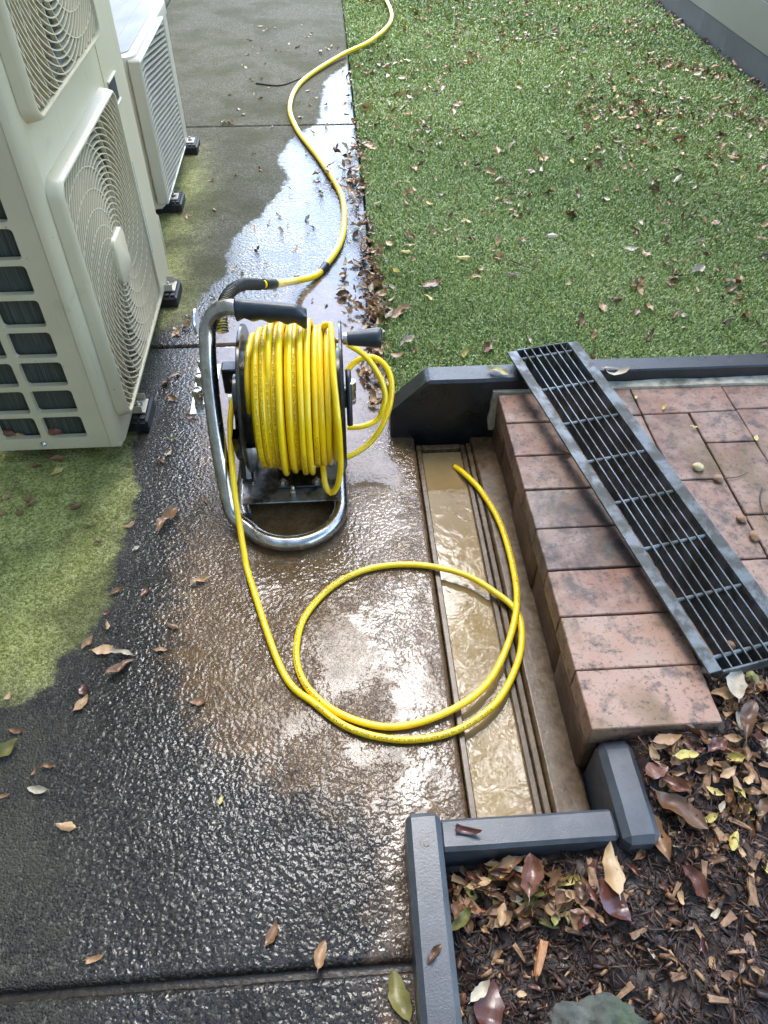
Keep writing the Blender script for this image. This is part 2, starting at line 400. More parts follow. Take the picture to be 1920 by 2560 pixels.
def mulch_material():
    t = NT('mulch'); ti = t.attr('tint')
    c = t.ramp(ti, [(0., (.014, .007, .004)), (.4, (.045, .020, .010)), (.7, (.12, .052, .022)), (.9, (.25, .12, .05)), (1., (.38, .23, .11))])
    c = t.mix(t.ramp(t.noise(140, 4), [(.5, 0.), (.7, .5)]), c, (.012, .008, .005)); t.set('Base Color', c)
    t.set('Roughness', t.math('MULTIPLY_ADD', t.noise(40, 3), .4, .32)); t.set('Normal', t.bump(t.noise(260, 3), .5, .001)); return t.m
M_MULCH = mulch_material()
# ================================================================== THE SETTING
o = MB().box(-60, 60, -40, 120, -.5, -.22).build('ground', M_SOIL); tag(o, kind='structure')
# ---- concrete path, slab by slab
D2 = lambda L: np.array([[GD(x, y)[0], GD(x, y)[1]] for x, y in L])
P_WET = D2([(748, 140), (700, 175), (692, 235), (690, 262), (655, 285), (628, 300), (605, 330), (598, 352), (612, 365), (625, 380), (600, 420), (560, 465), (510, 505), (490, 550), (492, 590), (450, 625), (430, 650), (420, 690), (380, 705), (345, 722), (325, 790), (312, 880), (285, 950), (283, 1010), (300, 1060), (285, 1110), (265, 1170), (240, 1250), (235, 1290), (205, 1350), (185, 1380), (125, 1420), (112, 1475), (40, 1520), (-120, 1560), (-260, 1600), (-260, 2700), (1200, 2700), (1400, 1000), (900, 700), (800, 200), (760, 100)])
P_FILM = D2([(748, 140), (700, 175), (692, 235), (655, 285), (605, 330), (612, 365), (600, 420), (510, 505), (490, 590), (430, 650), (345, 722), (320, 880), (300, 960), (320, 1060), (290, 1200), (260, 1320), (215, 1420), (170, 1520), (150, 1700), (180, 1900), (160, 2050), (150, 2700), (1200, 2700), (1400, 1000), (900, 700), (800, 200), (760, 100)])
P_MUD = D2([(470, 690), (425, 735), (415, 800), (440, 900), (438, 1000), (420, 1100), (390, 1220), (370, 1320), (370, 1400), (400, 1500), (480, 1620), (620, 1700), (760, 1740), (830, 1790), (830, 1900), (845, 2080), (830, 2700), (1200, 2700), (1400, 1000), (900, 960), (850, 930), (825, 820), (800, 720), (770, 640), (690, 600), (600, 640)])
P_FLOOD = D2([(430, 800), (455, 930), (470, 1100), (500, 1230), (560, 1300), (640, 1270), (800, 1220), (880, 1150), (870, 1000), (790, 960), (790, 860), (820, 800), (800, 700), (770, 600), (740, 540), (690, 590), (640, 640), (560, 660), (480, 740)])
P_ALG = D2([(-300, 960), (290, 930), (310, 1060), (250, 1290), (110, 1500), (-300, 1560)])
P_ALG2 = D2([(330, 330), (440, 310), (470, 420), (430, 520), (440, 660), (330, 740), (250, 620)])
P_FLOOD2 = D2([(760, 1330), (850, 1260), (905, 1240), (920, 1420), (950, 1600), (960, 1745), (872, 1745), (862, 1900), (868, 2150), (800, 2100), (835, 1900), (830, 1700), (900, 1640), (840, 1480)])
def sdist(P, poly):
    A = poly; B = np.roll(poly, -1, 0); d = np.full(len(P), 1e9); ins = np.zeros(len(P), bool)
    for a, b in zip(A, B):
        ab = b-a; t = np.clip(((P-a)@ab)/(ab@ab+1e-12), 0, 1)
        d = np.minimum(d, np.hypot(*(P-(a+t[:, None]*ab)).T))
        c = ((a[1] > P[:, 1]) != (b[1] > P[:, 1])); x = a[0]+(P[:, 1]-a[1])/(b[1]-a[1]+1e-12)*ab[0]
        ins ^= c & (P[:, 0] < x)
    return np.where(ins, d, -d)
path = MB().box(-2.2, .19, -1.4, 9.0, -.21, -.10).build('path', M_SOIL); tag(path, kind='structure')
def slab(x0, x1, y0, y1, step, name='concrete_slab', z=0.0, parent=path, bev=.006):
    nx = max(2, int((x1-x0)/step)); ny = max(2, int((y1-y0)/step))
    xs = np.concatenate([[x0, x0+bev], np.linspace(x0+bev*2, x1-bev*2, nx), [x1-bev, x1]])
    ys = np.concatenate([[y0, y0+bev], np.linspace(y0+bev*2, y1-bev*2, ny), [y1-bev, y1]])
    X, Y = np.meshgrid(xs, ys); Z = np.full_like(X, z)
    eb = np.minimum(np.minimum(X-x0, x1-X), np.minimum(Y-y0, y1-Y))
    rgh = .5+.5*np.sin(X*61+Y*37)*np.cos(Y*83-X*29)
    Z -= np.clip(1-eb/bev, 0, 1)**2*(.006+.004*rgh)
    nX, nY = len(xs), len(ys); n = nX*nY
    V = np.stack([X, Y, Z], -1).reshape(-1, 3)
    i = np.arange(n).reshape(nY, nX); q = np.stack([i[:-1, :-1], i[:-1, 1:], i[1:, 1:], i[1:, :-1]], -1).reshape(-1, 4)
    # skirt
    b = np.concatenate([i[0, :], i[1:, -1], i[-1, :-1][::-1], i[1:-1, 0][::-1]])
    Vb = V[b].copy(); Vb[:, 2] = z-.09; V = np.vstack([V, Vb]); m = len(b)
    sk = np.array([[b[k], n+k, n+(k+1) % m, b[(k+1) % m]] for k in range(m)])
    q = np.vstack([q, sk]); 
    me = bpy.data.meshes.new(name); me.vertices.add(len(V)); me.vertices.foreach_set('co', V.ravel())
    me.loops.add(q.size); me.loops.foreach_set('vertex_index', q.ravel())
    me.polygons.add(len(q)); me.polygons.foreach_set('loop_start', np.arange(len(q))*4)
    me.update(calc_edges=True); me.validate()
    me.polygons.foreach_set('use_smooth', [True]*len(q))
    P2 = V[:, :2]
    a = me.attributes.new('near', 'FLOAT', 'POINT'); a.data.foreach_set('value', np.clip((V[:, 1]-1.0)/.45, 0, 1).astype(np.float32))
    for nm, poly in (('wet', P_WET), ('film', P_FILM), ('mud', P_MUD), ('flood', P_FLOOD), ('algae', P_ALG)):
        a = me.attributes.new(nm, 'FLOAT', 'POINT'); v = sdist(P2, poly)
        if nm == 'flood': v = np.maximum(v, sdist(P2, P_FLOOD2))
        if nm == 'algae': v = np.maximum(v, sdist(P2, P_ALG2)-.08)
        a.data.foreach_set('value', v.astype(np.float32))
    return link(name, me, parent, M_CONC)
J1, J2, J3 = .285, 1.997, 3.846
slab(-2.2, .128, -1.4, J1-.006, .02)
slab(-2.2, .192, J1+.007, J2-.004, .012)
slab(-2.2, .128, J2+.004, J3-.005, .02)
slab(-1.07, .128, J3+.005, 9.0, .05)
slab(-2.2, -1.08, J3+.005, 9.0, .06)
# muddy water standing in the near joint
o = MB().box(-2.2, .128, J1-.008, J1+.009, -.06, -.016).build('joint_water', M_JOINT); tag(o, kind='structure')
# ---- lawn
lawn = MB().box(.134, 2.30, 1.60, 9.0, -.10, .004).build('lawn', M_TBASE); tag(lawn, kind='structure')
def mesh_np(name, V, T, attrs=None, smooth=False):
    me = bpy.data.meshes.new(name); me.vertices.add(len(V)); me.vertices.foreach_set('co', np.asarray(V, np.float32).ravel())
    me.loops.add(T.size); me.loops.foreach_set('vertex_index', T.astype(np.int32).ravel())
    k = T.shape[1]; me.polygons.add(len(T)); me.polygons.foreach_set('loop_start', np.arange(len(T), dtype=np.int32)*k)
    me.update(calc_edges=True)
    if smooth: me.polygons.foreach_set('use_smooth', [True]*len(T))
    for nm, v in (attrs or {}).items():
        a = me.attributes.new(nm, 'FLOAT', 'POINT'); a.data.foreach_set('value', np.asarray(v, np.float32))
    return me
def turf():
    parts = []
    for (y0, y1, dens, w, L) in ((1.605, 2.5, 46000, .0012, .0155), (2.5, 3.6, 28000, .0015, .0165), (3.6, 5.0, 18000, .0020, .0175), (5.0, 7.2, 12000, .0027, .019)):
        x0, x1 = .125, 2.31; n = int((x1-x0)*(y1-y0)*dens)
        parts.append((rng.uniform(x0, x1, n), rng.uniform(y0, y1, n), np.full(n, w), np.full(n, L)))
    x, y, w, L = [np.concatenate(a) for a in zip(*parts)]; n = len(x)
    keep = x > .134+.007*np.sin(y*23+2*np.sin(y*7))+.004*np.sin(y*61)+rng.normal(0, .003, n); x, y, w, L = x[keep], y[keep], w[keep], L[keep]; n = len(x)
    L = L*rng.uniform(.55, 1.25, n)
    az = rng.normal(-1.2, 1.5, n); lean = np.abs(rng.normal(.75, .35, n)).clip(.1, 1.35)
    ux, uy = np.cos(az), np.sin(az)
    b = np.stack([x, y, np.full(n, .003)], 1); sx, sy = -uy, ux
    wv = np.stack([sx, sy, np.zeros(n)], 1)*w[:, None]
    m = b+np.stack([ux*np.sin(lean*.5), uy*np.sin(lean*.5), np.cos(lean*.5)], 1)*(L*.55)[:, None]
    tp = m+np.stack([ux*np.sin(lean*1.25), uy*np.sin(lean*1.25), np.cos(lean*1.25)], 1)*(L*.5)[:, None]
    V = np.stack([b-wv, b+wv, m+wv, m-wv, tp], 1).reshape(-1, 3); i = np.arange(n)[:, None]*5
    T = np.concatenate([i+np.array([[0, 1, 2]]), i+np.array([[0, 2, 3]]), i+np.array([[3, 2, 4]])])
    patch = .5+.30*np.sin(x*3.1+1.3*np.sin(y*2.3))+.22*np.sin(y*4.7+x*2.9)+.16*np.sin(x*11+3*np.sin(y*9))
    tint = (rng.beta(2, 2.6, n)*.68+patch*.32-.02).clip(0, .93); tint[rng.random(n) < .05+.08*(patch > .85)] = 1.0
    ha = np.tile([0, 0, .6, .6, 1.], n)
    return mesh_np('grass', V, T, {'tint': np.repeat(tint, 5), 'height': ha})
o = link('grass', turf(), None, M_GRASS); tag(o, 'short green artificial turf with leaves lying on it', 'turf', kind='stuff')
# ================================================================== TRENCH DRAIN
XT0, XT1, YT0, YT1 = .192, .342, .474, 1.500
td = root('trench_drain', 'open muddy trench drain channel along the foot of the brick step', 'drain', loc=(0, 0, 0))
def part(name, mat, parent, *boxes, bevel=.002, smooth=None, rough=None):
    mb = MB()
    for b in boxes: mb.box(*b)
    me = mesh(name, mb.V, mb.F)
    if bevel: bevel_mesh(me, bevel)
    if rough: rough_mesh(me, rough[0], rough[1], rough[2])
    if smooth: smooth_by_angle(me, smooth)
    return link(name, me, parent, mat)
part('rim', M_SILT, td, (.194, .207, YT0, YT1, -.16, -.004), rough=(2, .0012, 25))
part('rim', M_SILT, td, (.312, .325, YT0, YT1, -.16, -.008), rough=(2, .0012, 25))
part('grate_rebate', M_SILT, td, (.327, .340, YT0, YT1, -.16, -.004), rough=(2, .0012, 25))
part('rebate_floor', M_SILT, td, (.3255, .3268, YT0, YT1, -.16, -.020), bevel=0)
part('end_wall', M_SILT, td, (.208, .311, 1.482, 1.500, -.16, -.004), rough=(2, .0015, 25))
part('end_wall', M_SILT, td, (.208, .311, .474, .488, -.16, -.004), rough=(2, .0015, 25))
part('channel_floor', M_SILT, td, (.206, .313, .476, 1.498, -.20, -.165), bevel=0)
wt = MB()
nx, ny = 8, 70; V = [(.2065+(.3125-.2065)*i/nx, .4885+(1.4815-.4885)*j/ny, -.018) for j in range(ny+1) for i in range(nx+1)]
wt.add(V, [(j*(nx+1)+i, j*(nx+1)+i+1, (j+1)*(nx+1)+i+1, (j+1)*(nx+1)+i) for j in range(ny) for i in range(nx)])
o = wt.build('water', M_WATER, smooth=180); tag(o, kind='structure')
# strip of silted concrete between drain and brick riser
st = slab(.343, .412, .474, 1.524, .012, 'drain_surround', -.001, None, .004); tag(st, kind='structure'); st.data.materials[0] = M_SILT
# ================================================================== BRICK STEP
step = root('brick_step', 'raised step of wet red clay pavers beside the trench drain', 'step', loc=(.62, 1.05, 0))
def rel(o, r):                                  # keep world place while parenting to a root that is not at the origin
    o.parent = r; o.matrix_parent_inverse = Matrix.Translation(r.location).inverted(); return o
ZP, TH = .143, .055
PM = {}
def paver_mesh(w, h, k):
    key = (round(w, 3), round(h, 3), k)
    if key not in PM:
        me = mesh('paver', *(lambda m: (m.V, m.F))(MB().box(-w/2, w/2, -h/2, h/2, -TH, 0))); bevel_mesh(me, .0018, 1)
        rough_mesh(me, 5, .0013, 60, k+w*7); smooth_by_angle(me, 32); me.materials.append(M_PAVE); PM[key] = me
    return PM[key]
def paver(x0, x1, y0, y1, name='paver'):
    k = random.randrange(3); o = link(name, paver_mesh(x1-x0-.004, y1-y0-.004, k))
    o.location = ((x0+x1)/2, (y0+y1)/2, ZP+random.uniform(-.0018, .0018)); o.rotation_euler = (random.uniform(-.006, .006), random.uniform(-.006, .006), random.uniform(-.006, .006))
    rel(o, step); return o
yj = [1.517, 1.401, 1.281, 1.168, 1.050, .935, .820, .701, .583]
for k, (a, b) in enumerate(zip(yj[1:], yj[:-1])):
    o = paver(.400, .633, a, b)
    if k in (3, 4): o.data = o.data.copy(); o.data.materials[0] = M_PAVED
    if k in (6, 7): o.data = o.data.copy(); o.data.materials[0] = M_PAVEL
fld = [(.633, .748, 1.415, 1.527), (.633, .748, 1.180, 1.415), (.633, .748, .945, 1.180), (.633, .748, .710, .945),
       (.748, .990, 1.416, 1.529), (.748, .867, 1.178, 1.416), (.867, .990, 1.300, 1.416), (.867, .990, 1.063, 1.300), (.748, .867, .940, 1.178),
       (.867, .990, .946, 1.063), (.990, 1.232, 1.424, 1.537), (.990, 1.109, 1.189, 1.424), (1.109, 1.232, 1.307, 1.424), (.990, 1.109, .952, 1.189),
       (1.109, 1.232, 1.070, 1.307), (.748, .867, .700, .940), (.867, .990, .710, .946), (.990, 1.232, .836, .952), (1.109, 1.232, .954, 1.070),
       (1.232, 1.350, 1.300, 1.540), (1.232, 1.470, 1.180, 1.300), (1.232, 1.350, .94, 1.18)]
for f in fld: paver(*f)
b = MB().box(.412, 1.75, .60, 1.522, -.2, .082).build('bedding', M_SOIL); rel(b, step)
# riser face under the header pavers: bricks on edge, silt stained
ys = [.583, .78, 1.0, 1.235, 1.40, 1.517]
for k, (a, b2) in enumerate(zip(ys[:-1], ys[1:])):
    me = mesh('riser_brick', *(lambda m: (m.V, m.F))(MB().box(.402+.003*(k % 2), .425, a+.002, b2-.002, -.02, .0855))); bevel_mesh(me, .003)
    rough_mesh(me, 3, .0022, 18, k); smooth_by_angle(me, 50); o = link('riser_brick', me, None, M_RISER); rel(o, step)
me = mesh('mortar_strip', *(lambda m: (m.V, m.F))(MB().box(.388, 1.75, 1.519, 1.546, .02, .150)))
rough_mesh(me, 14, .004, 30); smooth_by_angle(me, 60); o = link('mortar_strip', me, None, M_MORT); rel(o, step)
# ================================================================== TIMBER EDGING
def timber(name, label, pts2, t0, t1, axis, ch=.007, cat='edging'):
    """prism: outline pts2 in (u,z) swept along the other horizontal axis"""
    n = len(pts2)
    if axis == 'y': V = [(u, t0, z) for u, z in pts2]+[(u, t1, z) for u, z in pts2]
    else: V = [(t0, u, z) for u, z in pts2]+[(t1, u, z) for u, z in pts2]
    Fc = [tuple(range(n)), tuple(range(2*n-1, n-1, -1))]+[(i, n+i, n+(i+1) % n, (i+1) % n) for i in range(n)]
    me = mesh(name, V, Fc); bm = bmesh.new(); bm.from_mesh(me); bmesh.ops.recalc_face_normals(bm, faces=bm.faces); bm.to_mesh(me); bm.free()
    bevel_mesh(me, ch, 1); rough_mesh(me, 4, .0010, 30, len(label)); smooth_by_angle(me, 28)
    return tag(link(name, me, None, M_TIMB), label, cat)
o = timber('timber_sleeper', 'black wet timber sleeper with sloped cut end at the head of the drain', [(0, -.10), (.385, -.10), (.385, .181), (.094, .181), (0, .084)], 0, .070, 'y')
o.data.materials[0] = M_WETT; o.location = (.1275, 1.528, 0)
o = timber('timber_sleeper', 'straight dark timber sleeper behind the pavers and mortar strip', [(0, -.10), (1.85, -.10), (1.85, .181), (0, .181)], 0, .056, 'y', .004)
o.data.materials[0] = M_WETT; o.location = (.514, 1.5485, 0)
o = timber('timber_sleeper', 'long grey timber edging post running along the wet concrete path', [(.0, -.08), (.0, .112), (.056, .112), (.056, -.08)], -.45, .478, 'y', .009)
o.location = (.0685, 0, 0); o.rotation_euler = (0, 0, rad(-.6))
hole = link('screw_hole', mesh('screw_hole', *lathe([(.006, 0), (.006, .0009), (.0025, .0009), (.0025, .0002)], 16), smooth=False), o, M_BLACK)
hole.location = (.030, .428, .1121)
hole2 = link('screw_collar', mesh('screw_collar', *lathe([(.0105, 0), (.0098, .0004), (.0062, .0004)], 20)), o, M_TIMB); hole2.location = (.030, .428, .1118)
timber('timber_sleeper', 'short grey timber crosspiece closing the near end of the drain', [(.418, -.06), (.468, -.06), (.468, .100), (.418, .100)], .127, .4145, 'x', .006)
timber('timber_block', 'upright grey timber end block beside the last paver', [(.405, -.06), (.405, .1165), (.570, .1165), (.585, .100), (.585, -.06)], .4155, .476, 'x', .011, 'edging')
# ================================================================== GRATE
c_tl = G(1268, 880, .212); c_tr = G(1437, 853, .212); c_bl = G(1773, 1683, .174)
ey = (c_tl-c_bl); GL = ey.length; ey.normalize(); ex = (c_tr-c_tl); GW = ex.length; ex = (ex-ey*ex.dot(ey)).normalized(); ez = ex.cross(ey)
gr = root('drain_grate', 'galvanised steel bar grate lying askew across the pavers', 'grate')
gr.matrix_world = Matrix(((ex.x, ey.x, ez.x, c_bl.x), (ex.y, ey.y, ez.y, c_bl.y), (ex.z, ey.z, ez.z, c_bl.z), (0, 0, 0, 1)))
GW = .199
part('frame_bar', M_GALV, gr, (0, .026, 0, GL, -.005, 0), (.0215, .026, .001, GL-.001, -.028, -.0052), bevel=.0008)
part('frame_bar', M_GALV, gr, (GW-.029, GW, 0, GL, -.005, 0), (GW-.029, GW-.0245, .001, GL-.001, -.028, -.0052), bevel=.0008)
part('end_plate', M_GALV, gr, (.0262, GW-.0292, -.004, 0, -.028, 0), bevel=.0006)
part('end_plate', M_GALV, gr, (.0262, GW-.0292, GL, GL+.004, -.028, 0), bevel=.0006)
for k in range(6):
    x = .026+(GW-.055)*(k+1)/7
    part('bearing_bar', M_GALV, gr, (x-.0016, x+.0016, .001, GL-.001, -.026, -.0006), bevel=.0003)
for k in range(8):
    y = GL*(.030+.940*k/7)
    me = mesh('cross_rod', *tube([(.023, y, -.0085), (GW-.026, y, -.0085)], .0048, 8)); smooth_by_angle(me, 60); link('cross_rod', me, gr, M_GALV)
# ================================================================== FENCE
fx = 2.325
fe = root('fence', 'grey brown board fence with dark base board along the turf', 'fence', loc=(fx, 5, 0))
def fpart(name, mat, b, bev=.003):
    o = MB().box(*b).build(name, mat, None, bevel=bev); rel(o, fe); return o
fpart('base_board', M_FBASE, (fx, fx+.035, 1.6, 9.2, -.08, .135))
for k in range(8): fpart('plank', M_FENCE, (fx-.006, fx+.018, 1.6, 9.2, .139+k*.205, .139+k*.205+.201), .002)
for y in (1.7, 3.6, 5.6, 7.6, 9.1): fpart('post', M_FENCE, (fx+.037, fx+.12, y-.045, y+.045, -.2, 1.8))
# ================================================================== AIR CONDITIONERS
def ribbon(path, nrm_t, depth, thick):
    """flat bar following path (in the plane x=const); depth along +x"""
    P = np.array(path, float); T = np.gradient(P, axis=0); T /= np.linalg.norm(T, axis=1)[:, None]
    N = np.cross(T, [1., 0, 0])*thick/2; X = np.array([depth, 0, 0])
    V = np.stack([P-N, P+N, P+N+X, P-N+X], 1).reshape(-1, 3); n = len(P); Fc = []
    for i in range(n-1):
        for k in range(4): Fc.append((i*4+k, i*4+(k+1) % 4, (i+1)*4+(k+1) % 4, (i+1)*4+k))
    Fc += [(3, 2, 1, 0), tuple((n-1)*4+k for k in range(4))]
    return V, Fc
def rsq(h, r, n=6):
    """rounded square outline half size h, corner radius r, counter-clockwise in (y,z)"""
    out = []
    for cx, cz, a0 in ((h-r, h-r, 0), (-h+r, h-r, 90), (-h+r, -h+r, 180), (h-r, -h+r, 270)):
        for k in range(n+1):
            a = rad(a0+90*k/n); out.append((cx+r*math.cos(a), cz+r*math.sin(a)))
    return out
def loops_mesh(loops, close=False):
    n = len(loops[0]); V = [p for L in loops for p in L]; Fc = []
    for i in range(len(loops)-1):
        for k in range(n): Fc.append((i*n+k, i*n+(k+1) % n, (i+1)*n+(k+1) % n, (i+1)*n+k))
    return V, Fc
def hexbolt(name, parent, loc, r=.008, h=.006, mat=None, washer=True):
    mb = MB()
    if washer: mb.add(*lathe([(r*1.55, 0), (r*1.55, .0018)], 18))
    mb.add(*lathe([(r, .0019), (r, h), (r*.75, h+.0012)], 6)); mb.add(*lathe([(r*.5, h+.0013), (r*.5, h+.007), (r*.4, h+.0075)], 10))
    o = mb.build(name, mat or M_BRASS, parent, smooth=30); o.location = loc; return o
def fan_guard(ac, yc, zc, XF):
    g = bpy.data.objects.new('fan_guard', None)
    me_loops = []
    for h, x, r in ((.297, XF-.031, .035), (.294, XF-.012, .034), (.291, XF-.003, .032), (.287, XF, .028), (.284, XF-.001, .026), (.283, XF-.008, .025), (.283, XF-.035, .025)):
        me_loops.append([(x, yc+a, zc+b) for a, b in rsq(h, r)])
    me = mesh('fan_guard', *loops_mesh(me_loops)); smooth_by_angle(me, 60); g = link('fan_guard', me, ac, M_AC)
    a = .2835; k = 0; r = .062
    while r < .39:
        n = max(48, int(r*420)); th = np.linspace(0, 2*np.pi, n+1); pts = np.stack([np.full(n+1, XF-.016), yc+r*np.cos(th), zc+r*np.sin(th)], 1)
        ok = (np.abs(pts[:, 1]-yc) < a) & (np.abs(pts[:, 2]-zc) < a)
        if ok.all(): MB().add(*ribbon(pts, None, .010, .0026)).build('guard_ring', M_AC, g)
        else:
            sp = int(np.argmax(~ok)); idx = (np.arange(n)+sp) % n; run = []
            for i in list(idx)+[sp]:
                if ok[i]: run.append(pts[i])
                else:
                    if len(run) > 2: MB().add(*ribbon(run, None, .010, .0026)).build('guard_ring', M_AC, g)
                    run = []
        r += .0136
    for s in range(20):
        rr = np.linspace(.06, .375, 40); th = 2*np.pi*s/20+1.5*(rr/.3)**1.1
        pts = np.stack([np.full(40, XF-.0165), yc+rr*np.cos(th), zc+rr*np.sin(th)], 1)
        ok = (np.abs(pts[:, 1]-yc) < a) & (np.abs(pts[:, 2]-zc) < a); pts = pts[:int(np.argmax(~ok))] if not ok.all() else pts
        MB().add(*ribbon(pts, None, .0095, .0026)).build('guard_spoke', M_AC, g)
    hp = []
    for x, h in ((XF-.022, .054), (XF+.001, .053), (XF+.0035, .050)): hp.append([(x, yc-.012+p, zc+q*1.06) for p, q in rsq(h, .02)])
    V, Fc = loops_mesh(hp); Fc.append(tuple(range(2*28, 3*28))); me = mesh('guard_hub', V, Fc); smooth_by_angle(me, 50); link('guard_hub', me, g, M_AC)
    # shroud, fan
    n = 48; sq = []; ci = []; ri = []; rb = []
    for k in range(n):
        t = 2*math.pi*k/n; c, s_ = math.cos(t), math.sin(t); m = .284/max(abs(c), abs(s_))
        sq.append((XF-.034, yc+c*m, zc+s_*m)); ci.append((XF-.038, yc+.272*c, zc+.272*s_)); ri.append((XF-.052, yc+.262*c, zc+.262*s_)); rb.append((XF-.13, yc+.258*c, zc+.258*s_))
    V, Fc = loops_mesh([sq, ci, ri, rb]); me = mesh('fan_shroud', V, Fc); smooth_by_angle(me, 60); link('fan_shroud', me, ac, M_FAN)
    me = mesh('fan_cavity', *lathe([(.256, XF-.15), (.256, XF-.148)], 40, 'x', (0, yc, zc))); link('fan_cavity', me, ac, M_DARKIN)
    fan = MB().add(*lathe([(.062, XF-.13), (.062, XF-.075), (.05, XF-.062), (.01, XF-.06)], 28, 'x', (0, yc, zc))).build('fan', M_FAN, ac, smooth=40)
    for b in range(3):
        V = []; Fc = []; nr, na = 7, 10
        for i in range(nr):
            rr = .06+.19*i/(nr-1)
            for j in range(na):
                t = 2*math.pi*b/3+(j/(na-1))*(1.45)-.35*i/(nr-1); V.append((XF-.078-.048*(j/(na-1)), yc+rr*math.cos(t), zc+rr*math.sin(t)))
        for i in range(nr-1):
            for j in range(na-1): Fc.append((i*na+j, i*na+j+1, (i+1)*na+j+1, (i+1)*na+j))
        link('fan_blade', mesh('fan_blade', V, Fc, True), fan, M_FAN)
    return g
def ac_tall():
    Y0, Y1, XF, XB, Z0, Z1 = 1.480, 2.390, -.560, -.890, .050, 1.432
    ac = root('air_conditioner', 'tall beige air conditioner with two square fan guards', 'air conditioner', loc=(0, 0, 0))
    # front panel wrapping both corners, square openings behind the guards
    R = .031; prof = []
    for k in range(7):
        a = rad(270+90*k/6); prof.append((XF-R+R*math.cos(a), Y0+R+R*math.sin(a)))
    ycut = [1.515, 2.082, 2.36]; 
    far = []
    for k in range(7):
        a = rad(0+90*k/6); far.append((XF-R+R*math.cos(a), Y1-R+R*math.sin(a)))
    prof = prof+[(XF, 1.518), (XF, 2.080)]+far
    zc = [Z0, .128, .690, .822, 1.384, Z1-.02]; V = []; Fc = []
    for z in zc:
        for x, y in prof: V.append((x, y, z))
    n = len(prof)
    for i in range(len(zc)-1):
        for k in range(n-1):
            if k == 7 and i in (1, 3): continue
            Fc.append((i*n+k, i*n+k+1, (i+1)*n+k+1, (i+1)*n+k))
    me = mesh('front_panel', V, Fc); smooth_by_angle(me, 35); link('front_panel', me, ac, M_AC)
    # raised surround step round the guards
    part('panel_rib', M_AC, ac, (XF-.001, XF+.0018, 2.115, 2.119, Z0+.02, Z1-.04), bevel=0)
    # side panel with coil openings
    cols = [(-.849, -.754), (-.738, -.641)]; z0 = .084; mb = MB(); xe = [-.888, -.746, -.592]
    rows = 16; pitch = .0795; hh = .066
    for c, (xa, xb) in enumerate(cols):
        ox0, ox1 = xe[c], xe[c+1]
        for r in range(rows):
            za = z0+r*pitch; zb = za+hh; oz0 = Z0 if r == 0 else za-(pitch-hh)/2; oz1 = Z1-.02 if r == rows-1 else zb+(pitch-hh)/2
            inn = []; out = []
            for cx, cz, a0 in ((xb, zb, 0), (xa, zb, 90), (xa, za, 180), (xb, za, 270)):
                sx = 1 if cx == xb else -1; sz = 1 if cz == zb else -1; rr = .009
                for k in range(5):
                    a = rad(a0+90*k/4); inn.append((cx-sx*rr+rr*math.cos(a), cz-sz*rr+rr*math.sin(a)))
                    t = k/4
                    if a0 in (0, 180): pass
                    ex_, ez_ = (ox1 if sx > 0 else ox0), (oz1 if sz > 0 else oz0)
                    if k == 2: out.append((ex_, ez_))
                    else:
                        first = k < 2
                        vert = (a0 in (0, 180)) == first       # on the vertical outer edge
                        out.append((ex_, inn[-1][1]) if vert else (inn[-1][0], ez_))
            n = len(inn)
            loops = [[(x, Y0+.0015, z) for x, z in out], [(x, Y0+.0015, z) for x, z in inn], [(x, Y0+.004, z) for x, z in inn], [(x, Y0+.016, z) for x, z in inn]]
            V, Fc = loops_mesh(loops); mb.add(V, Fc)
    o = mb.build('side_panel', M_AC, ac, smooth=30)
    for zb in (.068,): hexbolt('screw', ac, (-.755, Y0+.001, .067), .005, .002, M_BRIGHT, True).rotation_euler = (rad(90), 0, 0)
    part('coil', M_COIL, ac, (-.872, -.606, Y0+.022, Y0+.05, Z0+.02, Z1-.03), bevel=0)
    part('base_pan', M_AC, ac, (XB+.004, XF-.006, Y0+.004, Y1-.004, Z0-.006, Z0+.006), bevel=.002)
    part('top_lid', M_AC, ac, (XB-.003, XF+.003, Y0-.003, Y1+.003, Z1-.02, Z1), bevel=.006)
    part('back_panel', M_AC, ac, (XB, XB+.006, Y0+.006, Y1-.004, Z0+.007, Z1-.0205), bevel=0)
    part('far_panel', M_AC, ac, (XB+.007, XF-R-.001, Y1-.006, Y1-.001, Z0+.007, Z1-.0205), bevel=0)
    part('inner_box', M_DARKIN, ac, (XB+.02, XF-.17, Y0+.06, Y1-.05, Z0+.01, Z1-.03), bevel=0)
    part('service_cover', M_AC, ac, (XF-.09, XF-.004, Y1-.001, Y1+.035, .075, .245), bevel=.02, smooth=50)
    for zc_ in (.4095, 1.1025): fan_guard(ac, 1.799, zc_, XF+.031)
    # handle recess drawn as a dark plate for its shade, with two ledges
    part('handle_recess_shade', M_DARKIN, ac, (XF-.004, XF+.0008, 2.150, 2.235, .630, .690), bevel=0)
    part('handle_ledge', M_AC, ac, (XF-.004, XF+.006, 2.146, 2.240, .688, .695), bevel=.002)
    part('handle_ledge', M_AC, ac, (XF-.004, XF+.006, 2.146, 2.240, .624, .631), bevel=.002)
    part('rating_label', simple('faded_label', (.27, .27, .27), .6, 0, .3, 120), ac, (XF-.002, XF+.0012, 2.16, 2.215, .20, .47), bevel=0)
    for (ya, yb) in ((1.605, 1.695), (2.238, 2.328)):
        yc = (ya+yb)/2
        f = MB().box(-.80, -.528, yc-.030, yc+.030, .043, .0462).box(-.60, -.535, yc-.030, yc-.027, .0463, .066).box(-.60, -.535, yc+.027, yc+.030, .0463, .066).build('mounting_foot', M_AC2, ac, bevel=.0008)
        hexbolt('bolt', f, (-.552, yc, .0463), .008, .007)
    return ac
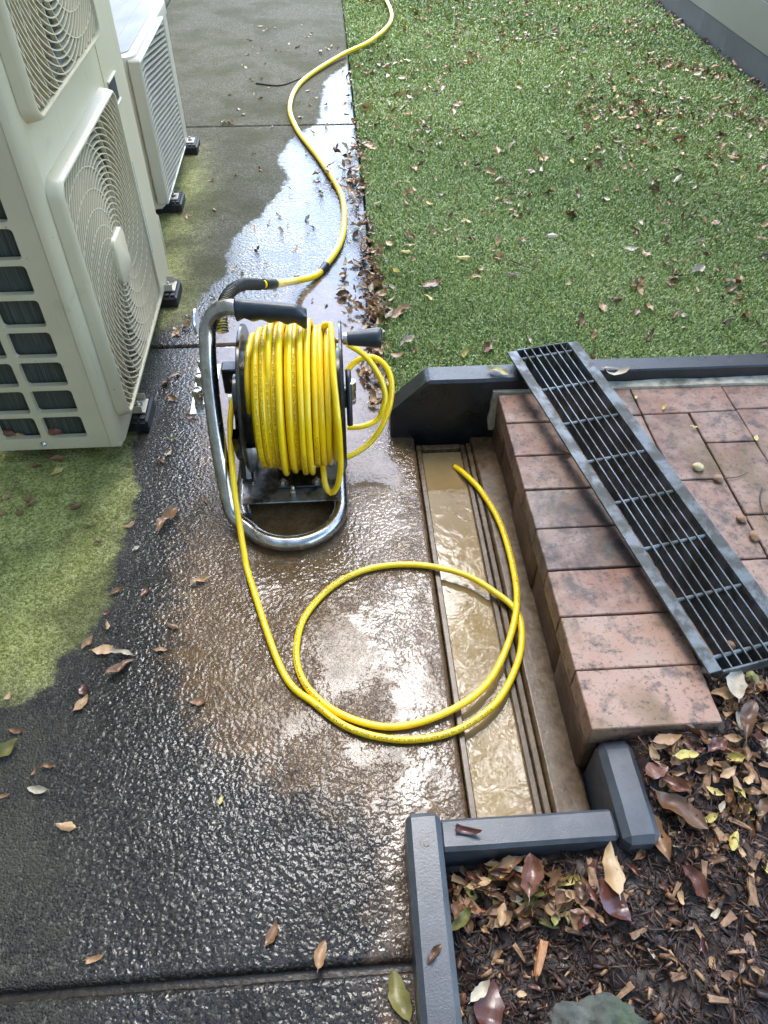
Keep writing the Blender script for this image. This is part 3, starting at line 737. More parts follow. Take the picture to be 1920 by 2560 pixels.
def rubber_block(x0, x1, y0, y1, h, label, grp):
    mb = MB().box(x0, x1, y0, y1, 0, h-.006)
    nx = int((x1-x0)/.018); ny = int((y1-y0)/.018)
    me = mesh('rubber_block', mb.V, mb.F); bevel_mesh(me, .004)
    o = tag(link('rubber_block', me, None, M_FEET), label, 'block', grp)
    r = MB()
    for i in range(nx):
        for j in range(ny):
            a = x0+.004+(x1-x0-.008)*i/nx; b = y0+.004+(y1-y0-.008)*j/ny
            r.box(a+.002, a+(x1-x0-.008)/nx-.002, b+.002, b+(y1-y0-.008)/ny-.002, h-.0062, h)
    for i in range(nx):
        a = x0+.004+(x1-x0-.008)*i/nx
        r.box(a+.002, a+(x1-x0-.008)/nx-.003, y0-.003, y0+.001, .006, h-.010)
    r.build('tread', M_FEET, o)
    return o
ac_tall()
for ya, lab in ((1.592, 'beside its open coil grid'), (2.222, 'at its solid end by the ivory unit')):
    rubber_block(-.93, -.521, ya, ya+.116, .043, 'black ribbed rubber block under the tall unit, ' + lab, 'rubber blocks under the air conditioners')
def ac_low():
    Y0, Y1, XF, XB, Z0, Z1 = 2.846, 3.640, -.640, -.965, .050, .565
    ac = root('air_conditioner', 'low ivory air conditioner with slanted louvre grille behind the tall one', 'air conditioner')
    def prism(name, mat, g, z0, z1, r, top=0, bev=0):
        pts = []
        for cx, cy, a0 in ((XF+g-r, Y1+g-r, 0), (XB-g+.01, Y1+g-.01, 90), (XB-g+.01, Y0-g+.01, 180), (XF+g-r, Y0-g+r, 270)):
            rr = r if a0 in (0, 270) else .01
            for k in range(8): a = rad(a0+90*k/7); pts.append((cx+rr*math.cos(a), cy+rr*math.sin(a)))
        n = len(pts); L = [[(x, y, z0) for x, y in pts], [(x, y, z1-bev) for x, y in pts]]
        if bev:
            c = ((XF+XB)/2, (Y0+Y1)/2)
            for f, z in ((.993, z1-bev*.3), (.975, z1)): L.append([(c[0]+(x-c[0])*f, c[1]+(y-c[1])*f, z) for x, y in pts])
        V, Fc = loops_mesh(L); Fc.append(tuple(range(n))[::-1]); Fc.append(tuple(range(len(V)-n, len(V))))
        me = mesh(name, V, Fc); smooth_by_angle(me, 40); return link(name, me, ac, mat)
    prism('casing', M_AC2, 0, Z0, Z1-.047, .045)
    prism('lid', M_AC2, .004, Z1-.046, Z1, .05, bev=.012)
    t = prism('lid_panel', M_ACTOP, -.022, Z1+.0005, Z1+.003, .05)
    for k in range(4): part('lid_rib', M_ACTOP, ac, (XB+.06+k*.06, XB+.064+k*.06, Y0+.05, Y1-.05, Z1+.0031, Z1+.0045), bevel=0)
    # louvre grille
    GX = XF+.004; ya, yb, za, zb = 2.838, 3.395, .078, .548
    part('grille_recess_shade', M_DARKIN, ac, (XF-.002, XF+.0015, ya+.012, yb-.006, za+.012, zb-.012), bevel=0)  # dark plate on the casing stands in for shade behind the louvres
    part('grille_frame', M_AC2, ac, (XF-.02, GX+.020, ya-.002, ya+.012, za-.005, zb+.006), (XF-.02, GX+.020, yb-.006, yb+.008, za-.005, zb+.006), (XF-.02, GX+.0198, ya+.0125, yb-.0065, za-.005, za+.006), (XF-.02, GX+.0198, ya+.0125, yb-.0065, zb-.006, zb+.006), bevel=.004)
    n = 30
    slope = -.13; z = za+.0
    while z < zb+.085:
        pts = []
        for k in range(26):
            y = ya+.014+(yb-ya-.022)*k/25; zz = z+slope*(y-ya)
            if k < 3: zz -= .010*((3-k)/3)**1.5
            if za+.004 < zz < zb-.004: pts.append((GX+.004, y, zz))
        if len(pts) > 3: MB().add(*ribbon(pts, None, .014, .0062)).build('louvre', M_AC2, ac)
        z += .0176
    part('base_pan', M_AC2, ac, (XB+.02, XF-.01, Y0+.02, Y1-.02, Z0-.006, Z0-.001), bevel=0)
    for ya_ in (2.925, 3.505):
        yc = ya_+.055
        f = MB().box(-.88, -.606, yc-.028, yc+.028, .0405, .0438).build('mounting_foot', M_AC2, ac, bevel=.0008)
        hexbolt('bolt', f, (-.624, yc, .0439), .008, .007)
    return ac
ac_low()
for ya, lab in ((2.925, 'black ribbed rubber block under the ivory air conditioner, beside the tall unit'), (3.505, 'black ribbed rubber block under the ivory air conditioner, far from the tall unit')):
    rubber_block(-.96, -.590, ya, ya+.112, .0405, lab, 'rubber blocks under the air conditioners')
# ================================================================== HOSE REEL
reel = root('hose_reel', 'steel tube framed hose reel with black flanges and hand grip standing in mud', 'hose reel', loc=(-.11, 1.40, 0))
def rp(name, mb, mat, smooth=45, parent=None, bevel=0):
    o = mb.build(name, mat, None, smooth=smooth, bevel=bevel)
    if parent is None: rel(o, reel)
    else: o.parent = parent; o.matrix_parent_inverse = Matrix.Translation(reel.location).inverted()
    return o
TR = .0185
cx, ry, rr = -.131, 1.267, .118
arc = [(cx-rr*math.cos(rad(a)), ry-rr*math.sin(rad(a)), TR+.001) for a in range(12, 181, 12)]
fr = [(-.205, 1.432, .462), (-.235, 1.440, .461), (-.262, 1.444, .448), (-.282, 1.440, .420), (-.288, 1.425, .385), (-.291, 1.395, .325), (-.289, 1.345, .235), (-.284, 1.300, .150), (-.276, 1.262, .080), (-.266, 1.232, .036)]+arc[2:]
fr += [(-.013, 1.33, TR+.001), (-.013, 1.45, TR+.001), (-.013, 1.54, TR+.001), (-.03, 1.60, TR+.001), (-.08, 1.635, TR+.001), (-.16, 1.635, TR+.001), (-.225, 1.61, TR+.001), (-.249, 1.54, TR+.001), (-.249, 1.40, TR+.001), (-.249, 1.28, TR+.001), (-.240, 1.235, TR+.0012)]
rp('frame_tube', MB().tube(spline(fr, .008), TR, 18), M_CHROME, 80)
# rubber grip with finger scallops
ga, gb = Vector((-.218, 1.434, .463)), Vector((-.066, 1.418, .452)); V = []; nS, nA = 46, 16
for i in range(nS):
    t = i/(nS-1); c = ga.lerp(gb, t)
    for k in range(nA):
        a = 2*math.pi*k/nA; dy, dz = math.cos(a), math.sin(a)
        r_ = .0225 if t > .12 else .0225+.004*(1-t/.12)
        low = max(0, -dz); r_z = r_+low*(.0035*math.cos(t*2*math.pi*4.2)+.001)+(.010*max(0, (t-.82)/.18)*low)
        if dz > 0: r_z -= .020*max(0, (t-.86)/.14)*dz
        sh = 1 if 0 < i < nS-1 else .9
        V.append((c.x+(.0*dz if i < nS-1 else 0), c.y+dy*r_*.86*sh, c.z+dz*r_z*sh))
Fc = [(i*nA+k, i*nA+(k+1) % nA, (i+1)*nA+(k+1) % nA, (i+1)*nA+k) for i in range(nS-1) for k in range(nA)]+[tuple(range(nA))[::-1], tuple((nS-1)*nA+k for k in range(nA))]
gp = MB().add(V, Fc); gp = rp('hand_grip', gp, M_GRIP, 50)
rp('grip_rivet', MB().add(*lathe([(.0035, 0), (.0035, .0009), (.002, .0013)], 12, 'y', (-.075, 1.3965, .437))), M_BRIGHT, 40, gp)
# base plate, bracket, bolts, nipple
rp('base_plate', MB().box(-.247, -.018, 1.262, 1.50, .0375, .0415), M_PLATE, None, bevel=.0012)
rp('axle_bracket', MB().box(-.165, -.055, 1.305, 1.375, .0417, .050), M_BLACK, None, bevel=.002)
for x in (-.150, -.068): o = hexbolt('bolt', None, (x, 1.318, .050), .008, .007, M_BRASS); rel(o, reel)
rp('grease_nipple', MB().add(*lathe([(.0085, .0416), (.0085, .052), (.0065, .053), (.0075, .056), (.005, .058), (.006, .062), (.0042, .066), (.005, .068), (.003, .072)], 14, 'z', (-.125, 1.285, 0))), M_BRASS, 40)
AXC = (1.42, .231)
def disc(name, prof, mat, smooth=40, n=56): return rp(name, MB().add(*lathe(prof, n, 'x', (0, *AXC))), mat, smooth)
R0 = .171
disc('flange', [(.02, -.2185), (R0-.01, -.2185), (R0-.002, -.2225), (R0+.0015, -.220), (R0+.001, -.215), (R0-.008, -.2145), (R0-.02, -.2155), (.02, -.2155)], M_BLACK)
disc('flange', [(.02, .0035), (R0-.01, .0035), (R0-.002, .0075), (R0+.0015, .005), (R0+.001, .000), (R0-.008, -.0005), (R0-.02, .0005), (.02, .0005)], M_BLACK)
disc('drum', [(.115, -.2154), (.115, .0004)], M_BLACK)
disc('axle', [(.016, -.262), (.016, -.2187)], M_BRIGHT, n=20)
disc('axle', [(.03, .0037), (.03, .012), (.014, .013), (.014, .035)], M_BLACK, n=24)
# black cast support arm left of the drum
arm = MB(); xa, xb = -.246, -.232
ring = lambda r0, r1, n=40: None
def plate_ring(mb, r0, r1, cy, cz, n=40, a0=0, a1=360):
    L = []
    for x, r in ((xa, r0), (xa, r1), (xb, r1), (xb, r0), (xa, r0)):
        L.append([(x, cy+r*math.cos(rad(a0+(a1-a0)*k/n)), cz+r*math.sin(rad(a0+(a1-a0)*k/n))) for k in range(n+(0 if a1-a0 == 360 else 1))])
    m = len(L[0]); V = [p for q in L for p in q]; Fc = []
    for i in range(4):
        for k in range(m if a1-a0 == 360 else m-1): Fc.append((i*m+k, i*m+(k+1) % m, (i+1)*m+(k+1) % m, (i+1)*m+k))
    mb.add(V, Fc)
plate_ring(arm, .014, .062, *AXC); plate_ring(arm, .108, .142, *AXC, 30, 180, 330)
arm.add(*tube([(-.239, 1.42, .19), (-.239, 1.375, .10), (-.239, 1.35, .045)], [.012, .014, .016], 8)); arm.add(*tube([(-.239, 1.44, .19), (-.239, 1.50, .10), (-.239, 1.53, .045)], [.012, .014, .016], 8))
arm.add(*tube([(-.239, 1.40, .21), (-.239, 1.33, .17)], [.012, .010], 8))
rp('support_arm', arm, M_BLACK, 40)
# crank
ck = MB().add(*lathe([(.012, .0088), (.013, .013), (.0125, .018)], 18, 'x', (0, 1.375, .417))); rp('crank_boss', ck, M_BRASS, 40)
kb = []
for x, r in ((.0185, .011), (.020, .0145), (.030, .0155), (.055, .0185), (.078, .0215), (.088, .0222), (.091, .020), (.092, .010)): kb.append((r, x))
rp('crank_knob', MB().add(*lathe(kb, 26, 'x', (0, 1.375, .417))), M_GRIP, 50)
# coiled relief hose outside the right flange with pale wire turns
sg = [AY(864, 928, 1.40), AY(863, 950, 1.375), AY(862, 985, 1.36), AY(864, 1030, 1.345), AY(868, 1062, 1.34)]
sg = [Vector((.018, p.y, p.z)) for p in sg]; sp_ = spline(sg, .004); rl = rp('swivel_hose', MB().tube(sp_, .007, 10), M_RUBBER, 70)
Pn, Tn, Nn, Bn = frames(sp_); hel = []
for i in range(len(Pn)*6):
    u = i/6; a = int(min(u, len(Pn)-1)); ph = u*.42*math.pi; hel.append(Pn[a]+(Tn[a]*(u-a)*.004)+.0078*(math.cos(ph)*Nn[a]+math.sin(ph)*Bn[a]))
rp('guard_spring', MB().tube(hel, .0012, 5), M_BRASS, 80, rl)
q0 = AY(872, 935, 1.385); rp('swivel_fitting', MB().add(*lathe([(.007, 0), (.0095, .002), (.0095, .012), (.008, .013), (.0085, .035), (.011, .037), (.011, .062), (.006, .064)], 12, 'z', (.024, 1.375, q0.z-.075))), M_BRASS, 40)
# side leader hose loops
A = [(869, 860, 1.50), (907, 885, 1.51), (934, 917, 1.50), (954, 954, 1.49), (963, 990, 1.475), (957, 1022, 1.46), (943, 1050, 1.45), (907, 1066, 1.44), (868, 1069, 1.44)]
B = [(866, 930, 1.53), (888, 905, 1.545), (921, 892, 1.55), (952, 903, 1.545), (972, 930, 1.53), (979, 963, 1.51), (977, 999, 1.49), (968, 1035, 1.47), (952, 1071, 1.45), (925, 1107, 1.43), (892, 1131, 1.41), (866, 1144, 1.40)]
rp('leader_loop', MB().tube(spline([AY(*a) for a in A], .008), .0072, 12), M_HOSE, 80)
rp('leader_loop', MB().tube(spline([AY(*a) for a in B], .008), .0076, 12), M_HOSE, 80)
# valve, lever, fittings left of the drum
vb = rp('valve_block', MB().box(-.276, -.240, 1.452, 1.490, .222, .292), M_BLACK, None, bevel=.003)
rp('valve_collar', MB().add(*lathe([(.013, .200), (.013, .221)], 8, 'z', (-.258, 1.470, 0))), M_BRASS, 30, vb)
rp('valve_stem', MB().add(*lathe([(.012, .293), (.012, .318), (.009, .319), (.0135, .322), (.0135, .342), (.010, .344), (.010, .372)], 12, 'z', (-.262, 1.478, 0))), M_BRIGHT, 40, vb)
rp('valve_lever', MB().tube(spline([(-.262, 1.472, .318), (-.250, 1.462, .322), (-.240, 1.455, .312), (-.238, 1.450, .300)], .004), [.006]*1, 8), M_BLACK, 60, vb)
# nozzle rack
px = [(487, 957), (495, 928), (503, 898)]
npos = [AX(*q, -.327) for q in px]; zt = min(p.z for p in npos)
rack = rp('nozzle_rack', MB().box(-.348, -.292, npos[0].y-.028, npos[-1].y+.05, .232, .2355), M_BRIGHT, None, bevel=.001)
for p in npos:
    y = p.y+.004
    nz = rp('nozzle', MB().add(*lathe([(.012, .2357), (.012, .243), (.0095, .2435), (.0095, .252), (.0105, .2525), (.0105, .262), (.0118, .263), (.0118, .279), (.0105, .281), (.0078, .2812), (.0075, .279)], 22, 'z', (p.x, y, 0))), M_BRASS, 35)
    rp('nozzle_bore', MB().add(*lathe([(.0050, .2797), (.0048, .2817)], 16, 'z', (p.x, y, 0))), M_BLACK, 35, nz)
# clamp plate and rod on the outside of the upright
rp('clamp_plate', MB().add(*lathe([(.028, -.3145), (.030, -.3115), (.028, -.3085)], 26, 'x', (0, 1.462, .415))), M_BRIGHT, 40)
rp('rack_rod', MB().tube([(-.316, 1.50, .40), (-.316, 1.50, .236)], .0045, 10), M_BRIGHT, 60)
# ================================================================== JETTING HOSE (wound length + trailing loop)
HR = .0070
jet = root('jetting_hose', 'bright yellow jetting hose wound on the reel and looped into the drain', 'hose', loc=(-.11, 1.40, 0))
def jp(name, mb, mat, smooth=80): o = mb.build(name, mat, None, smooth=smooth); rel(o, jet); return o
def wound(x0, x1, n, rfun, ph=0, jit=.0, seed=1):
    rg = np.random.default_rng(seed); N = int(n*64); th = np.linspace(0, 2*np.pi*n, N); u = th/th[-1]
    k = np.arange(int(n)+3); jx = np.interp(th/(2*np.pi), k, rg.normal(0, jit, len(k))); jr = np.interp(th/(2*np.pi)*2, np.arange(2*len(k)), rg.normal(0, .0016, 2*len(k)))
    x = x0+(x1-x0)*u+jx; r = rfun(x)+jr; e_ = np.minimum(th, th[-1]-th); r = r-.05*np.clip(1-e_/1.3, 0, 1)**2
    return np.stack([x, AXC[0]-r*np.cos(th+ph), AXC[1]+r*np.sin(th+ph)], 1)
inner = wound(-.205, -.010, 13.6, lambda x: .1335+0*x, seed=3)
mid = wound(-.200, -.014, 13.0, lambda x: .147+0*x, 1.0, .0012, seed=4)
outer = wound(-.196, -.018, 12.6, lambda x: .160+.004*np.sin(x*40)+.004*np.exp(-((x+.10)/.05)**2), 2.1, .0022, seed=11)
top1 = wound(-.148, -.055, 4.4, lambda x: .1755+.003*np.sin(x*70), .4, .004, seed=8)
jp('wound_hose', MB().tube(inner, HR, 8).tube(mid, HR, 8).tube(outer, HR, 12).tube(top1, HR, 12), M_HOSE)
# slack turn hanging on the right
def coil_pt(px_, py_, r):
    d = ray(px_, py_); A_ = d[1]**2+d[2]**2; oy, oz = -AXC[0], CAM_H-AXC[1]; B_ = oy*d[1]+oz*d[2]; C_ = oy*oy+oz*oz-r*r
    D_ = B_*B_-A_*C_; t_ = (-B_-math.sqrt(max(0, D_)))/A_; return Vector((t_*d[0], t_*d[1], CAM_H+t_*d[2]))
slk = [(-.030, 1.50, .375), (-.030, 1.45, .402), coil_pt(826, 812, .181), coil_pt(829, 850, .182), coil_pt(834, 940, .183), coil_pt(841, 1010, .183), AY(847, 1071, coil_pt(847, 1071, .183).y), AY(851, 1140, 1.243), AY(851, 1175, 1.244), AY(844, 1214, 1.245), AY(828, 1233, 1.25), AY(814, 1214, 1.262), AY(809, 1178, 1.285), AY(806, 1150, 1.32), (-.05, 1.40, .08)]
jp('slack_turn', MB().tube(spline(slk, .01), HR, 12), M_HOSE)
tr_px = [(570, 1390), (610, 1450), (680, 1520), (760, 1575), (870, 1598), (980, 1580), (1070, 1520), (1115, 1440), (1127, 1375), (1115, 1320), (1070, 1280), (1000, 1240), (900, 1220), (800, 1228), (720, 1265), (660, 1330), (640, 1400), (650, 1460), (690, 1512), (760, 1553), (850, 1570), (950, 1545), (1040, 1490), (1090, 1410), (1116, 1310), (1108, 1225), (1080, 1130), (1040, 1062), (1005, 1025), (983, 1008)]
zz = [HR+.001]*len(tr_px)
for i in (21, 22): zz[i] = .012
zz[23] = .019; zz[24] = .0245; zz[25] = .016; zz[26] = .010; zz[27] = .004; zz[28] = -.004; zz[29] = -.016
st = [AY(600, 958, 1.420), AY(583, 1000, 1.40), AY(576, 1050, 1.365), AY(577, 1110, 1.32), AY(581, 1170, 1.275), AY(588, 1240, 1.22), AY(597, 1300, 1.175), AY(610, 1380, 1.11), GD(545, 1295, .02)]
trail = spline([tuple(p) for p in st[:8]]+[tuple(G(626, 1450, .022))]+[tuple(GD(*p, z)) for p, z in list(zip(tr_px, zz))[0:]][1:], .008)
jp('trailing_length', MB().tube(trail, HR, 14), M_HOSE)
e = trail[-1]; d_ = trail[-1]-trail[-3]; d_ /= np.linalg.norm(d_)
jp('hose_end', MB().tube([e, e+d_*.004], .0045, 10), M_BLACK)
# printed lettering mapped on the hose
TXT = 'SMARTJETT WATER JETTING HOSE 1/4 MADE IN ITALY WP 5000 PSI MAX TEMP 60C FOR WATER USE ONLY'
fc = bpy.data.curves.new('print', 'FONT'); fc.body = TXT; fc.size = 1; fc.resolution_u = 1; fo = bpy.data.objects.new('print', fc); COL.objects.link(fo)
dg = bpy.context.evaluated_depsgraph_get(); tm = bpy.data.meshes.new_from_object(fo.evaluated_get(dg)); bpy.data.objects.remove(fo)
tv = np.array([v.co[:] for v in tm.vertices]); tf = [tuple(p.vertices) for p in tm.polygons]; tlen = tv[:, 0].max()
def lettering(mb, P, s0, height, ang, radius, ref, flip=1):
    """wrap TXT along path P from arc length s0; ang = angle round the hose from direction ref"""
    P = np.asarray(P); seg = np.linalg.norm(np.diff(P, axis=0), axis=1); s = np.concatenate([[0], np.cumsum(seg)])
    sc = height/.72; x = s0+tv[:, 0]*sc*.9; y = (tv[:, 1]-.35)*sc*flip
    ok = x < s[-1]-.002
    C = np.stack([np.interp(x, s, P[:, k]) for k in range(3)], 1); T = np.stack([np.interp(x, (s[1:]+s[:-1])/2, np.diff(P[:, k])/seg) for k in range(3)], 1); T /= np.linalg.norm(T, axis=1)[:, None]
    Rf = ref(C); N = Rf-T*(Rf*T).sum(1)[:, None]; N /= np.linalg.norm(N, axis=1)[:, None]; Bv = np.cross(T, N)
    a = ang+y/radius; V = C+(radius+.0003)*(np.cos(a)[:, None]*N+np.sin(a)[:, None]*Bv)
    mb.add(V, [f for f in tf if all(ok[i] for i in f)])
mb = MB(); outw = lambda C: C-np.stack([C[:, 0], np.full(len(C), AXC[0]), np.full(len(C), AXC[1])], 1)
L1 = 2*math.pi*.162
for k, (off, ang) in enumerate([(.42, .2), (1.52, -.25), (2.36, .15), (3.5, .0), (4.4, -.3), (5.55, .25), (6.45, .0), (7.5, .2), (8.4, -.2), (9.3, .1)]):
    lettering(mb, outer, off*L1, .0066, ang, HR, outw)
for off, ang in ((.4, .1), (1.5, -.2), (2.55, .1), (3.4, 0)): lettering(mb, top1, off*2*math.pi*.176, .0066, ang, HR, outw)
upv = lambda C: np.tile([0, -.45, 1.], (len(C), 1))
for s0 in (.82, 1.86, 2.80): lettering(mb, trail, s0, .0062, .1, HR, upv, 1)
jp('printed_lettering', mb, M_INK, None)
# ================================================================== SUPPLY HOSE
sup = root('supply_hose', 'yellow supply hose snaking from the turf edge to the reel fitting', 'hose', loc=(0, 3, 0))
def spn(name, mb, mat, smooth=80): o = mb.build(name, mat, None, smooth=smooth); rel(o, sup); return o
lead = [AY(556, 830, 1.50), AY(553, 790, 1.53), AY(562, 752, 1.575), AY(582, 724, 1.63), AY(612, 711, 1.70), AY(650, 711, 1.77)]
gnd = [(735, 703, .06), (790, 688, .012), (820, 655, .012), (848, 612, .012), (860, 560, .012), (852, 485, .012), (800, 400, .012), (742, 322, .012), (725, 262, .012), (757, 202, .012), (850, 140, .020), (930, 100, .035), (978, 50, .035), (966, 0, .035), (940, -30, .035), (900, -60, .035)]
SR = .0115
sp1 = spline(lead, .004)
gp_ = spline([lead[-2], lead[-1], AY(690, 709, 1.88)]+[G(*g) for g in gnd], .015)
spn('hose', MB().tube(np.vstack([sp1[:-6], gp_[7:]]), SR, 14), M_HOSE)
Pn, Tn, Nn, Bn = frames(sp1); hel = []
for i in range(len(Pn)*10):
    u = i/10; a = int(min(u, len(Pn)-1)); ph = u*1.15*2*math.pi*.55; hel.append(Pn[a]+Tn[a]*(u-a)*.004+(SR+.002)*(math.cos(ph)*Nn[a]+math.sin(ph)*Bn[a]))
spn('guard_spring', MB().tube(hel, .0017, 5), M_RUBBER)
spn('ferrule', MB().tube(gp_[7:13], [SR+.003]*6, 14), M_RUBBER)
i0 = int(np.argmin(np.linalg.norm(gp_-np.array(G(808, 668, .012)), axis=1)))
spn('tape_band', MB().tube(gp_[i0-2:i0+2], SR+.0014, 14), M_RUBBER)
# ================================================================== MULCH BED
from mathutils import noise as mnoise
def sstep(a, b, v): t = np.clip((v-a)/(b-a), 0, 1); return t*t*(3-2*t)
def mulch_h(x, y):
    x = np.asarray(x, float); y = np.asarray(y, float)
    base = np.minimum(.018+.17*np.clip(x-.13, 0, 9), .088)
    base = base+sstep(.40, .56, y)*sstep(.44, .50, x)*.030
    return base+.006*np.sin(x*23+1.7*np.sin(y*17))*np.cos(y*19)+.004*np.sin(x*71+y*53)
def in_bed(x, y, m=0.0):
    return (x > .126+m) & (y < np.where(x < .477+m, .417, np.where(x < .636+m, .582, .702))-m)
stp = .011; xs = np.arange(.10, 1.9, stp); ysb = np.arange(-.5, .73, stp); X, Y = np.meshgrid(xs, ysb)
Z = mulch_h(X, Y)+rng.normal(0, .0022, X.shape)
idx = np.arange(X.size).reshape(X.shape); cx_, cy_ = X[:-1, :-1]+stp/2, Y[:-1, :-1]+stp/2
ok = in_bed(cx_, cy_, -.012); q = np.stack([idx[:-1, :-1], idx[:-1, 1:], idx[1:, 1:], idx[1:, :-1]], -1)[ok]
me = mesh_np('garden_bed', np.stack([X, Y, Z], -1).reshape(-1, 3), q, {'tint': rng.beta(1.2, 4, X.size)}, True)
o = link('garden_bed', me, None, M_MULCH); tag(o, kind='structure')
def chips(n, box, lmin, lmax, wr, tintf, seed):
    rg = np.random.default_rng(seed); x = rg.uniform(box[0], box[1], n); y = rg.uniform(box[2], box[3], n); k = in_bed(x, y, .006); x, y = x[k], y[k]; n = len(x)
    L = lmin+(lmax-lmin)*rg.beta(1.3, 3, n); w = L*rg.uniform(*wr, n); h = w*rg.uniform(.3, .8, n)
    az = rg.uniform(0, 2*np.pi, n); el = rg.normal(0, .28, n); ro = rg.uniform(-.8, .8, n)
    u = np.stack([np.cos(az)*np.cos(el), np.sin(az)*np.cos(el), np.sin(el)], 1); s0 = np.stack([-np.sin(az), np.cos(az), np.zeros(n)], 1); t0 = np.cross(u, s0)
    s_ = s0*np.cos(ro)[:, None]+t0*np.sin(ro)[:, None]; t_ = np.cross(u, s_)
    c = np.stack([x, y, mulch_h(x, y)+.002+h*.4+np.abs(np.sin(el))*L*.35+rg.uniform(0, .004, n)], 1)
    V = []
    for a, b, d in ((-1, -1, -1), (-1, 1, -1), (-1, 1, 1), (-1, -1, 1), (1, -1, -1), (1, 1, -1), (1, 1, 1), (1, -1, 1)):
        ta = rg.uniform(.35, 1.1, n) if a > 0 else rg.uniform(.5, 1.1, n)
        V.append(c+u*(a*L/2*rg.uniform(.85, 1.1, n))[:, None]+s_*(b*w/2*ta)[:, None]+t_*(d*h/2*ta)[:, None])
    V = np.stack(V, 1).reshape(-1, 3); i = np.arange(n)[:, None]*8
    Q = np.concatenate([i+np.array([f]) for f in ([0, 1, 2, 3], [7, 6, 5, 4], [0, 4, 5, 1], [1, 5, 6, 2], [2, 6, 7, 3], [3, 7, 4, 0])])
    return V, Q, np.repeat(tintf(rg, n), 8)
sets = [chips(12000, (.126, .95, .05, .71), .008, .05, (.04, .11), lambda r, n: r.beta(1.3, 3.0, n)*.85, 1),
        chips(2600, (.126, .95, .05, .71), .008, .030, (.2, .5), lambda r, n: r.beta(1.6, 2.4, n)*.95, 2),
        chips(800, (.126, .95, .05, .71), .008, .026, (.18, .45), lambda r, n: r.uniform(.85, 1, n), 3),
        chips(3000, (.95, 1.9, -.4, .71), .02, .06, (.08, .3), lambda r, n: r.beta(1.3, 2.4, n), 4)]
b0 = 0; VV, QQ, TT = [], [], []
for V, Q, T in sets: VV.append(V); QQ.append(Q+b0); TT.append(T); b0 += len(V)
o = link('mulch', mesh_np('mulch', np.vstack(VV), np.vstack(QQ), {'tint': np.concatenate(TT)}), None, M_MULCH); tag(o, 'dark shredded bark mulch with fibres and pale chips', 'mulch', kind='stuff')
# single larger wood chips
M_CHIP = simple('pale_wood_chip', (.22, .115, .05), .55, 0, .5, 60, .6, 200); M_CHIPO = simple('orange_wood_chip', (.36, .16, .06), .5, 0, .3, 60, .6, 200)
cm = []
for k in range(5):
    me = mesh('wood_chip', *(lambda m: (m.V, m.F))(MB().box(-.5, .5, -.13-.02*k, .13+.02*k, -.06, .06)))
    rough_mesh(me, 2, .07, 3, k)
    for v in me.vertices: v.co = Vector((v.co.x+random.uniform(-.06, .06), v.co.y*(.75-.5*v.co.x*(1 if k % 2 else -1))+random.uniform(-.02, .02), v.co.z+random.uniform(-.02, .02)))
    me.materials.append(M_CHIP); cm.append(me)
cpx = [(1700, 2010, .045, 20), (1350, 2400, .052, 65), (1640, 2085, .03, 10), (1765, 1960, .04, 60), (1880, 1930, .035, 100), (1840, 2380, .025, 0), (1480, 2190, .05, 85), (1690, 2225, .022, 50), (1880, 2230, .04, 80), (1820, 2300, .03, 30), (1300, 2385, .028, 120), (1600, 2330, .03, 20), (1760, 2180, .03, 70), (1700, 2440, .03, 5), (1730, 1890, .025, 60), (1850, 2060, .035, 140), (1790, 2075, .04, 100), (1560, 2480, .03, 30), (1690, 1720, .02, 10), (1560, 2250, .022, 60), (1440, 2330, .03, 160), (1240, 2300, .026, 40), (1800, 2500, .03, 170), (1890, 2150, .03, 45)]
for k, (px_, py_, L, a) in enumerate(cpx):
    z = .08; p = G(px_, py_, z)
    for _ in range(3): z = float(mulch_h(p.x, p.y))+.012; p = G(px_, py_, z)
    if not in_bed(np.array(p.x), np.array(p.y), .004): continue
    o = link('wood_chip', cm[k % 5]); o.location = p; o.scale = (L, L, L); o.rotation_euler = (random.uniform(-.3, .3), random.uniform(-.25, .25), rad(a))
    if k == 1:
        o.data = cm[0].copy(); o.data.materials.clear(); o.data.materials.append(M_CHIPO); tag(o, 'orange split wood sliver standing out on black soil', 'wood chip', 'larger wood chips in the mulch')
    else: tag(o, 'pale brown wood chip lying in the bark mulch', 'wood chip', 'larger wood chips in the mulch')
# rock half in the bed
bm = bmesh.new(); bmesh.ops.create_icosphere(bm, subdivisions=5, radius=1)
for v in bm.verts:
    n_ = v.co.normalized(); d = 1+.22*mnoise.noise(n_*1.6+Vector((3, 1, 2)))+.25*mnoise.noise(n_*3)+.09*mnoise.noise(n_*8)+.05*mnoise.noise(n_*22)
    v.co = Vector((n_.x*.082*d, n_.y*.055*d, n_.z*.042*d))
me = bpy.data.meshes.new('rock'); bm.to_mesh(me); bm.free(); smooth_by_angle(me, 40)
o = link('garden_rock', me, None, M_ROCK); o.location = (.318, .155, .062); tag(o, 'mossy grey rock half buried in the mulch bed', 'rock')
